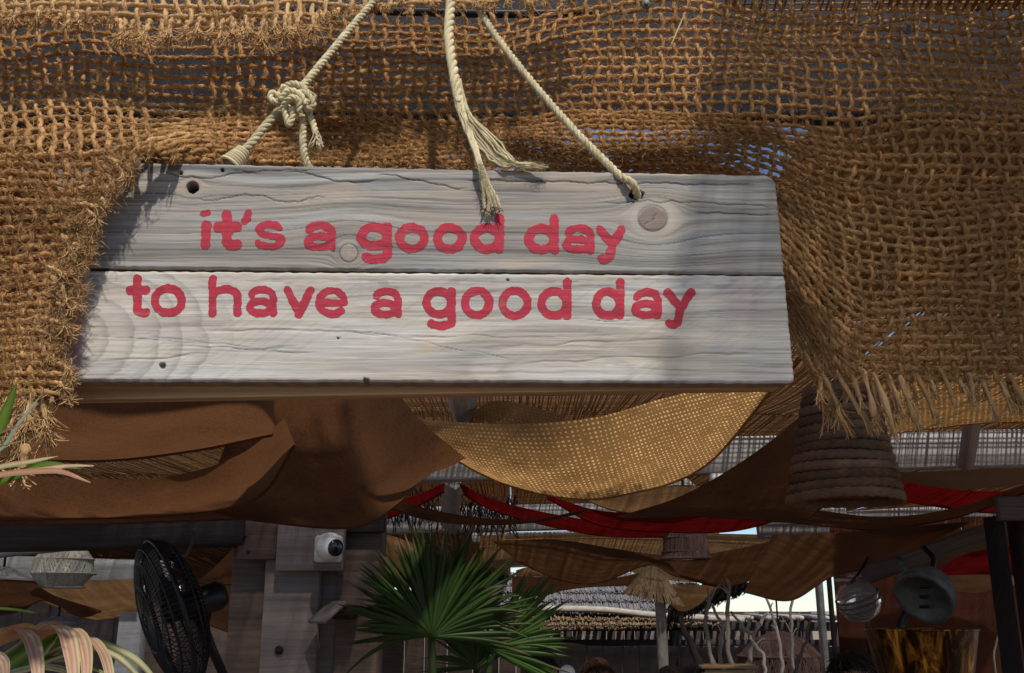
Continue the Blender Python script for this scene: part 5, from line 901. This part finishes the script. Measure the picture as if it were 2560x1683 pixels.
# check facing: flip if needed
for o in (pl1, pl2):
    if o.data.polygons[2000].normal.dot(Vector(SN)) < 0: o.data.flip_normals()
bk = MB(); a = onsign(175., 930., -.0295); b = onsign(1958., 940., -.0295); top_ = onsign(1060., 450., -.0295)
for i, (y0, y1) in enumerate(((450, 700), (706, 945))):
    pa = onsign(170., y0+0., -.028); pb = onsign(1950., y0+0., -.028); pc = onsign(170., y1+0., -.028); ax = unit(pb-pa); 
    bk = MB(); cz_ = (pa+pb)/2; hgt = abs(pa[2]-pc[2]); c = np.array([(pa[0]+pb[0])/2, (pa[1]+pb[1])/2, (pa[2]+pc[2])/2]); bk.box(c+(-SN)*.0, (np.linalg.norm(pb-pa), .0165, hgt), np.stack([ax, -SN, np.array([0, 0, 1.])], 1), bev=.001); bk.build('backing_board', CRATE, SIGN)
# ---- lettering
def arc(cx, cy, rx, ry, a0, a1, n=22): a = np.radians(np.linspace(a0, a1, n)); return np.c_[cx+rx*np.cos(a), cy-ry*np.sin(a)]
def glyph(ch, x0, x1, y0, y1, w, asc=0, desc=0):
    L, R, T, B = x0+w/2, x1-w/2, y0+w/2, y1-w/2; cx, cy = (L+R)/2, (T+B)/2; rx, ry = (R-L)/2, (B-T)/2; A_ = asc+w/2; D_ = desc-w/2
    if ch == 'o': return [arc(cx, cy, rx, ry, 0, 360, 40)]
    if ch == 'd': return [arc(cx-1, cy, rx, ry, 0, 360, 40), np.array([(R, A_), (R, B)])]
    if ch == 'g': return [arc(cx-1, T+ry*.86, rx, ry*.86, 0, 360, 40), np.vstack([[(R, T)], [(R, D_-w*.45)], arc(cx+rx*.1, D_-w*.45, rx*.9, w*.45, 0, -150, 14)])]
    if ch == 'a': return [np.vstack([arc(cx+rx*.05, T+ry*.55, rx*.9, ry*.55, 165, 20, 14), [(R, T+ry*.7)], [(R, B)]]), arc(cx-rx*.08, B-ry*.50, rx*.92, ry*.50, 0, 360, 30)]
    if ch == 's': return [np.vstack([arc(cx, T+ry*.5, rx*.86, ry*.5, 25, 180, 12), arc(cx, T+ry*.5, rx*.86, ry*.5, 180, 245, 5), arc(cx, B-ry*.5, rx, ry*.5, 65, 0, 6), arc(cx, B-ry*.5, rx, ry*.5, 0, -160, 14)])]
    if ch == 'e': return [np.vstack([[(L, cy+1)], [(R, cy+1)], arc(cx, cy, rx, ry, 0, 318, 34)])]
    if ch == 'v': return [np.array([(L, T-w*.1), (cx, B), (R, T-w*.1)])]
    if ch == 'y': return [np.array([(L, T), (cx+rx*.12, B-ry*.1)]), np.vstack([[(R, T)], [(cx+rx*.1, B)], [(cx-rx*.15, D_-4)], [(cx-rx*.45, D_)], [(L+rx*.15, D_-2)]])]
    if ch == 'h': return [np.array([(L, A_), (L, B)]), np.vstack([arc(cx+rx*.04, T+ry*.62, rx*.96, ry*.62, 165, 0, 16), [(R, B)]])]
    if ch == 't': xs = x0+(x1-x0)*.47; return [np.vstack([[(xs, A_)], [(xs, B-ry*.3)], arc(xs+w*.62, B-ry*.3, w*.62, ry*.3, 180, 300, 8)]), np.array([(x0+w*.35, T+w*.05), (x1-w*.35, T+w*.05)])]
    if ch == 'i': return [np.array([(cx, T-w*.05), (cx-2, B)]), (np.array([(cx-9, asc+9), (cx+5, asc+8)]), 15.)]
    if ch == "'": return [np.vstack([[(cx+2, T)], [(cx+3, T+4)], [(cx-1, B-2)], [(cx-5, B+2)]])]
LET = [('i', 496, 536, 552, 624, 31, 524), ('t', 536, 603, 552, 626, 32, 523), ("'", 604, 632, 521, 560, 22), ('s', 633, 715, 550, 626, 25), ('a', 756, 842, 551, 629, 28), ('g', 893, 980, 555, 636, 30, 0, 660), ('o', 987, 1073, 557, 633, 28), ('o', 1081, 1167, 557, 634, 28), ('d', 1175, 1261, 557, 635, 29, 534), ('d', 1310, 1398, 559, 636, 29, 533), ('a', 1404, 1488, 558, 636, 28), ('y', 1488, 1566, 562, 624, 28, 0, 660),
       ('t', 317, 374, 712, 793, 27, 686), ('o', 377, 465, 710, 793, 25), ('h', 521, 604, 712, 793, 25, 687), ('a', 614, 694, 713, 793, 25), ('v', 709, 786, 717, 795, 25), ('e', 787, 872, 716, 795, 24), ('a', 925, 1005, 717, 796, 25), ('g', 1057, 1140, 717, 805, 25, 0, 824), ('o', 1152, 1234, 716, 798, 25), ('o', 1245, 1329, 716, 799, 25), ('d', 1343, 1429, 717, 799, 26, 694), ('d', 1480, 1561, 718, 799, 26, 694), ('a', 1576, 1656, 719, 799, 26), ('y', 1658, 1738, 720, 782, 26, 0, 822)]
def sdf(X, Y, strokes, w):
    d = np.full(X.shape, 1e9)
    for s in strokes:
        ww = w
        if isinstance(s, tuple): s, ww = s
        for (a, b) in zip(s[:-1], s[1:]):
            l2 = max(((b-a)**2).sum(), 1e-9); t_ = np.clip(((X-a[0])*(b[0]-a[0])+(Y-a[1])*(b[1]-a[1]))/l2, 0, 1); d = np.minimum(d, np.hypot(X-a[0]-t_*(b[0]-a[0]), Y-a[1]-t_*(b[1]-a[1]))-ww/2)
    return d
for li, L_ in enumerate(LET):
    ch, x0, x1, y0, y1, w = L_[:6]; asc = L_[6] if len(L_) > 6 and L_[6] else y0; desc = L_[7] if len(L_) > 7 else y1
    st = glyph(ch, x0, x1, y0, y1, w*.84, asc, desc); sp = 1.9; xs = np.arange(x0-6, x1+8, sp); ys = np.arange(min(asc, y0)-6, max(desc, y1)+8, sp); X, Y = np.meshgrid(xs, ys, indexing='ij')
    rg = 2.6 if li < 12 else 1.9; Dm = sdf(X, Y, st, w*((.70 if ch in 'as' else .80) if li < 12 else (.76 if ch in 'ae' else .83)))+(fbm(X/11, Y/11, 80+li, 3)-.5)*2*rg*1.3+(vn(X/3, Y/2.5, 90+li)-.5)*1.6*(1.3 if li < 12 else .8)
    V = []; Fq = []; vid = {}
    def gv(key, x, y):
        if key not in vid: vid[key] = len(V); V.append((x, y))
        return vid[key]
    nx, ny = X.shape; tris = []
    for i in range(nx-1):
        for j in range(ny-1):
            c4 = ((i, j), (i+1, j), (i+1, j+1), (i, j+1)); dv = [Dm[c] for c in c4]
            if min(dv) >= 0: continue
            poly = []
            for k in range(4):
                a, b = c4[k], c4[(k+1) % 4]; da, db = dv[k], dv[(k+1) % 4]
                if da < 0: poly.append(gv(a, X[a], Y[a]))
                if (da < 0) != (db < 0):
                    tt = da/(da-db); poly.append(gv((min(a, b), max(a, b)), X[a]+(X[b]-X[a])*tt, Y[a]+(Y[b]-Y[a])*tt))
            for k in range(1, len(poly)-1): tris.append((poly[0], poly[k], poly[k+1]))
    if not tris: continue
    V = np.array(V); P_ = onsign(V[:, 0], V[:, 1], np.full(len(V), .00025)); mb = MB(); cw, _ = (upper if li < 12 else lower)(V[:, 0], V[:, 1]); lum = np.clip(cw.mean(-1)/np.median(cw.mean(-1)), .3, 1.4); brush = .82+.36*fbm(V[:, 0]/14, V[:, 1]/9, 300+li, 3); mb.add(P_, None, tris, np.c_[V/2800., np.zeros(len(V))], np.array([.46, .036, .062])*(lum**.8*brush)[:, None]); o = mb.build('letter', PAINT, pl1 if li < 12 else pl2)
    if o.data.polygons[0].normal.dot(Vector(SN)) < 0: o.data.flip_normals()
# ---------------------------------------------------------------- ropes
def rope(mb, pts, r, n=90, plies=3, pitch=.020, raw=False):
    path = pts if raw else atp(spl(pts, n)); T = unit(np.gradient(path, axis=0)); n_ = len(path); n1 = np.zeros_like(path); a = np.array([0, -1., .2]); v = a-T[0]*a.dot(T[0]); v = unit(v)
    for i in range(n_): v = v-T[i]*v.dot(T[i]); v = v/np.linalg.norm(v); n1[i] = v
    n2 = np.cross(T, n1); s = np.r_[0, np.cumsum(np.linalg.norm(np.diff(path, axis=0), axis=1))]; k = max(1, int(s[-1]/pitch*9)); 
    if k > n_:
        ss = np.linspace(0, s[-1], k); f_ = lambda A: np.stack([np.interp(ss, s, A[:, c]) for c in range(3)], -1); path, n1, n2 = f_(path), unit(f_(n1)), unit(f_(n2)); s = ss
    for p in range(plies):
        ph = 2*np.pi*p/plies+s/pitch*2*np.pi; wob = 1+.12*(vn(s*90, np.full_like(s, p*2.3), 7)-.5)
        mb.tube(path+r*.52*(np.cos(ph)[:, None]*n1+np.sin(ph)[:, None]*n2), r*.56*wob, 8, rnd=random.random())
    return path
def ropefuzz(paths, n, par, r): o = fuzz(paths, n, .004, .012, .00014, 1.0); tag(o.build('fuzz', ROPE, par), kind='stuff')
RR = .0041
t = thing('hanging_rope', 'left hanging rope with a big tangled knot above the sign', 'rope', at(735, 250, .9)); mb = MB()
p1 = rope(mb, [(980, -60, 1.0), (940, -5, .985), (860, 90, .95), (755, 218, .90)], RR*.95); mb.build('cord', ROPE, t)
mb = MB(); p2 = rope(mb, [(740, 250, .885), (700, 275, .88), (655, 325, .872), (625, 362, .865), (592, 392, .86), (575, 412, .872), (572, 440, .89)], RR); rope(mb, [(728, 262, .888), (690, 290, .884), (650, 335, .876), (615, 372, .868), (588, 402, .865)], RR*.75)
for k in range(7):
    c = atp([(600-k*5+7, 380+k*5.5, .862)])[0]; ax = unit(at(572, 415, .86)-at(640, 345, .87)); u1 = unit(np.cross(ax, (0, 1, 0))); u2 = np.cross(ax, u1); th = np.linspace(0, 2*np.pi, 20); rr_ = .0062+.0007*k; mb.tube(c+rr_*(np.cos(th)[:, None]*u1+np.sin(th)[:, None]*u2), .0016, 6)
mb.build('leg', ROPE, t)
mb = MB(); p3 = rope(mb, [(748, 260, .885), (758, 300, .878), (757, 350, .872), (764, 400, .868), (778, 425, .87)], RR*.85, pitch=.016); mb.build('leg', ROPE, t)
mb = MB(); p4 = rope(mb, [(762, 255, .884), (780, 300, .876), (790, 335, .872)], RR*.75, pitch=.016)
e = p4[-1]; H = 22; K = 6; Pp = np.zeros((H, K, 3)); q = e+rng.normal(size=(H, 3))*.0018; d = unit(np.array([.15, 0, -1.])+rng.normal(size=(H, 3))*.22)
for k in range(K): Pp[:, k] = q; q = q+d*.0035; d = unit(d+rng.normal(size=(H, 3))*.15)
mb.strands(Pp, .0006, 4); mb.build('frayed_tail', ROPE, t)
kn = MB(); kc = at(732, 246, .882); ks = .0135
for k in range(7):
    a0 = rng.normal(size=3); u1 = unit(a0); u2 = unit(np.cross(u1, rng.normal(size=3))); th = np.linspace(0, 2*np.pi*.96, 34); rad = ks*(.78+.3*random.random()); ctr = kc+rng.normal(size=3)*np.array([.0035, .002, .0025])
    pth = ctr+rad*(np.cos(th)[:, None]*u1*np.array([1.15, .8, .9])+np.sin(th)[:, None]*u2*np.array([1.15, .8, .9])); rope(kn, pth, RR*.80, raw=True, pitch=.016)
for pts in ([(700, 240, .872), (680, 232, .87), (676, 246, .868), (692, 254, .868), (712, 246, .868), (716, 262, .868), (736, 290, .87)], [(752, 228, .87), (772, 238, .868), (784, 262, .868), (770, 272, .867), (760, 262, .866), (772, 252, .866)], [(708, 262, .866), (716, 296, .867), (722, 312, .868), (730, 296, .868), (734, 268, .867)], [(700, 248, .864), (722, 226, .862), (750, 236, .862), (764, 262, .864)], [(706, 268, .866), (724, 246, .86), (746, 250, .861), (748, 280, .864)]):
    rope(kn, pts, RR*.72, n=50, pitch=.015)
kp = [kc+unit(rng.normal(size=(60, 3)))*ks]; kn.build('knot', ROPE, t); ropefuzz([p1, p2, p3]+kp, 1100, t, 1)
t = thing('hanging_rope', 'middle hanging rope ending in frayed strands lying on the sign', 'rope', at(1150, 250, .9)); mb = MB()
p1 = rope(mb, [(1112, -70, .97), (1126, -5, .965), (1122, 90, .94), (1134, 180, .92), (1150, 262, .90)], RR*1.28, pitch=.034); mb.build('cord', ROPE, t)
Yt = .868; mb = MB(); fp = []
for k in range(11):
    f_ = (k-5)/5.; o_ = 16*f_; Yo = .893+.004*random.uniform(-1, 1)
    pts = [(1140+o_*.4, 200, .912), (1152+o_*.7, 255, .90), (1172+o_*1.0+random.uniform(-3, 3), 300, Yo), (1204+o_*1.6+max(0, f_)*14, 352, Yo-.004), (1236+o_*1.1+max(0, f_)*18, 390-6*f_, Yo-.008), (1275+20*f_, 410-4*f_, Yo-.012), (1310+34*f_, 414+random.uniform(-4, 3), .879), (1345+24*random.random(), 419+random.uniform(-4, 2), .879)]
    P_ = atp(spl(pts, 44)); P_ = P_+np.c_[(vn(np.arange(44)*.4, k*5, 3)-.5), np.zeros(44), (vn(np.arange(44)*.4, k*5, 4)-.5)]*.003; mb.tube(P_, .00135*np.linspace(1, .8, 44), 6, lobes=2, la=.25, tw=900); fp.append(P_)
mb.build('strand_bundle', ROPE, t); mb = MB()
for k in range(5):
    f_ = (k-2)/2.; pts = [(1146+6*f_, 240, .90), (1160+6*f_, 300, .892), (1184+5*f_, 360, .882), (1196+4*f_, 400, .868), (1204+5*f_, 425, .868), (1216+9*f_, 465, .8715), (1226+14*f_+random.uniform(-4, 4), 500, .8735), (1230+19*f_, 524+random.uniform(-8, 6), .8745)]
    P_ = atp(spl(pts, 50)); mb.tube(P_, .00165*np.linspace(1, 1.1, 50), 7, lobes=2, la=.25, tw=800); fp.append(P_[25:])
    e = P_[-1]; H = 8; K = 4; Pp = np.zeros((H, K, 3)); q = e+rng.normal(size=(H, 3))*.0007; d = unit((P_[-1]-P_[-4])*200+rng.normal(size=(H, 3))*.25)
    for j in range(K): Pp[:, j] = q; q = q+d*.0016; d = unit(d+rng.normal(size=(H, 3))*.2)
    mb.strands(Pp, .0004, 3)
mb.build('frayed_tail', ROPE, t); ropefuzz([p1]+fp, 900, t, 1)
t = thing('hanging_rope', 'right hanging rope running down into the hole beside the sign\'s knot', 'rope', at(1400, 300, .92)); mb = MB(); hp = onsign(1596., 490., .0)
p1 = rope(mb, np.vstack([atp(spl([(1120, -60, 1.01), (1178, -5, .99), (1240, 90, .965), (1330, 205, .94), (1440, 330, .915), (1540, 430, .897)], 70)), spl([at(1552, 442, .895), onsign(1575., 465., .008), onsign(1592., 484., .0), onsign(1602., 494., -.014)], 14)]), RR*.95, raw=True); mb.build('cord', ROPE, t); ropefuzz([p1], 700, t, 1)
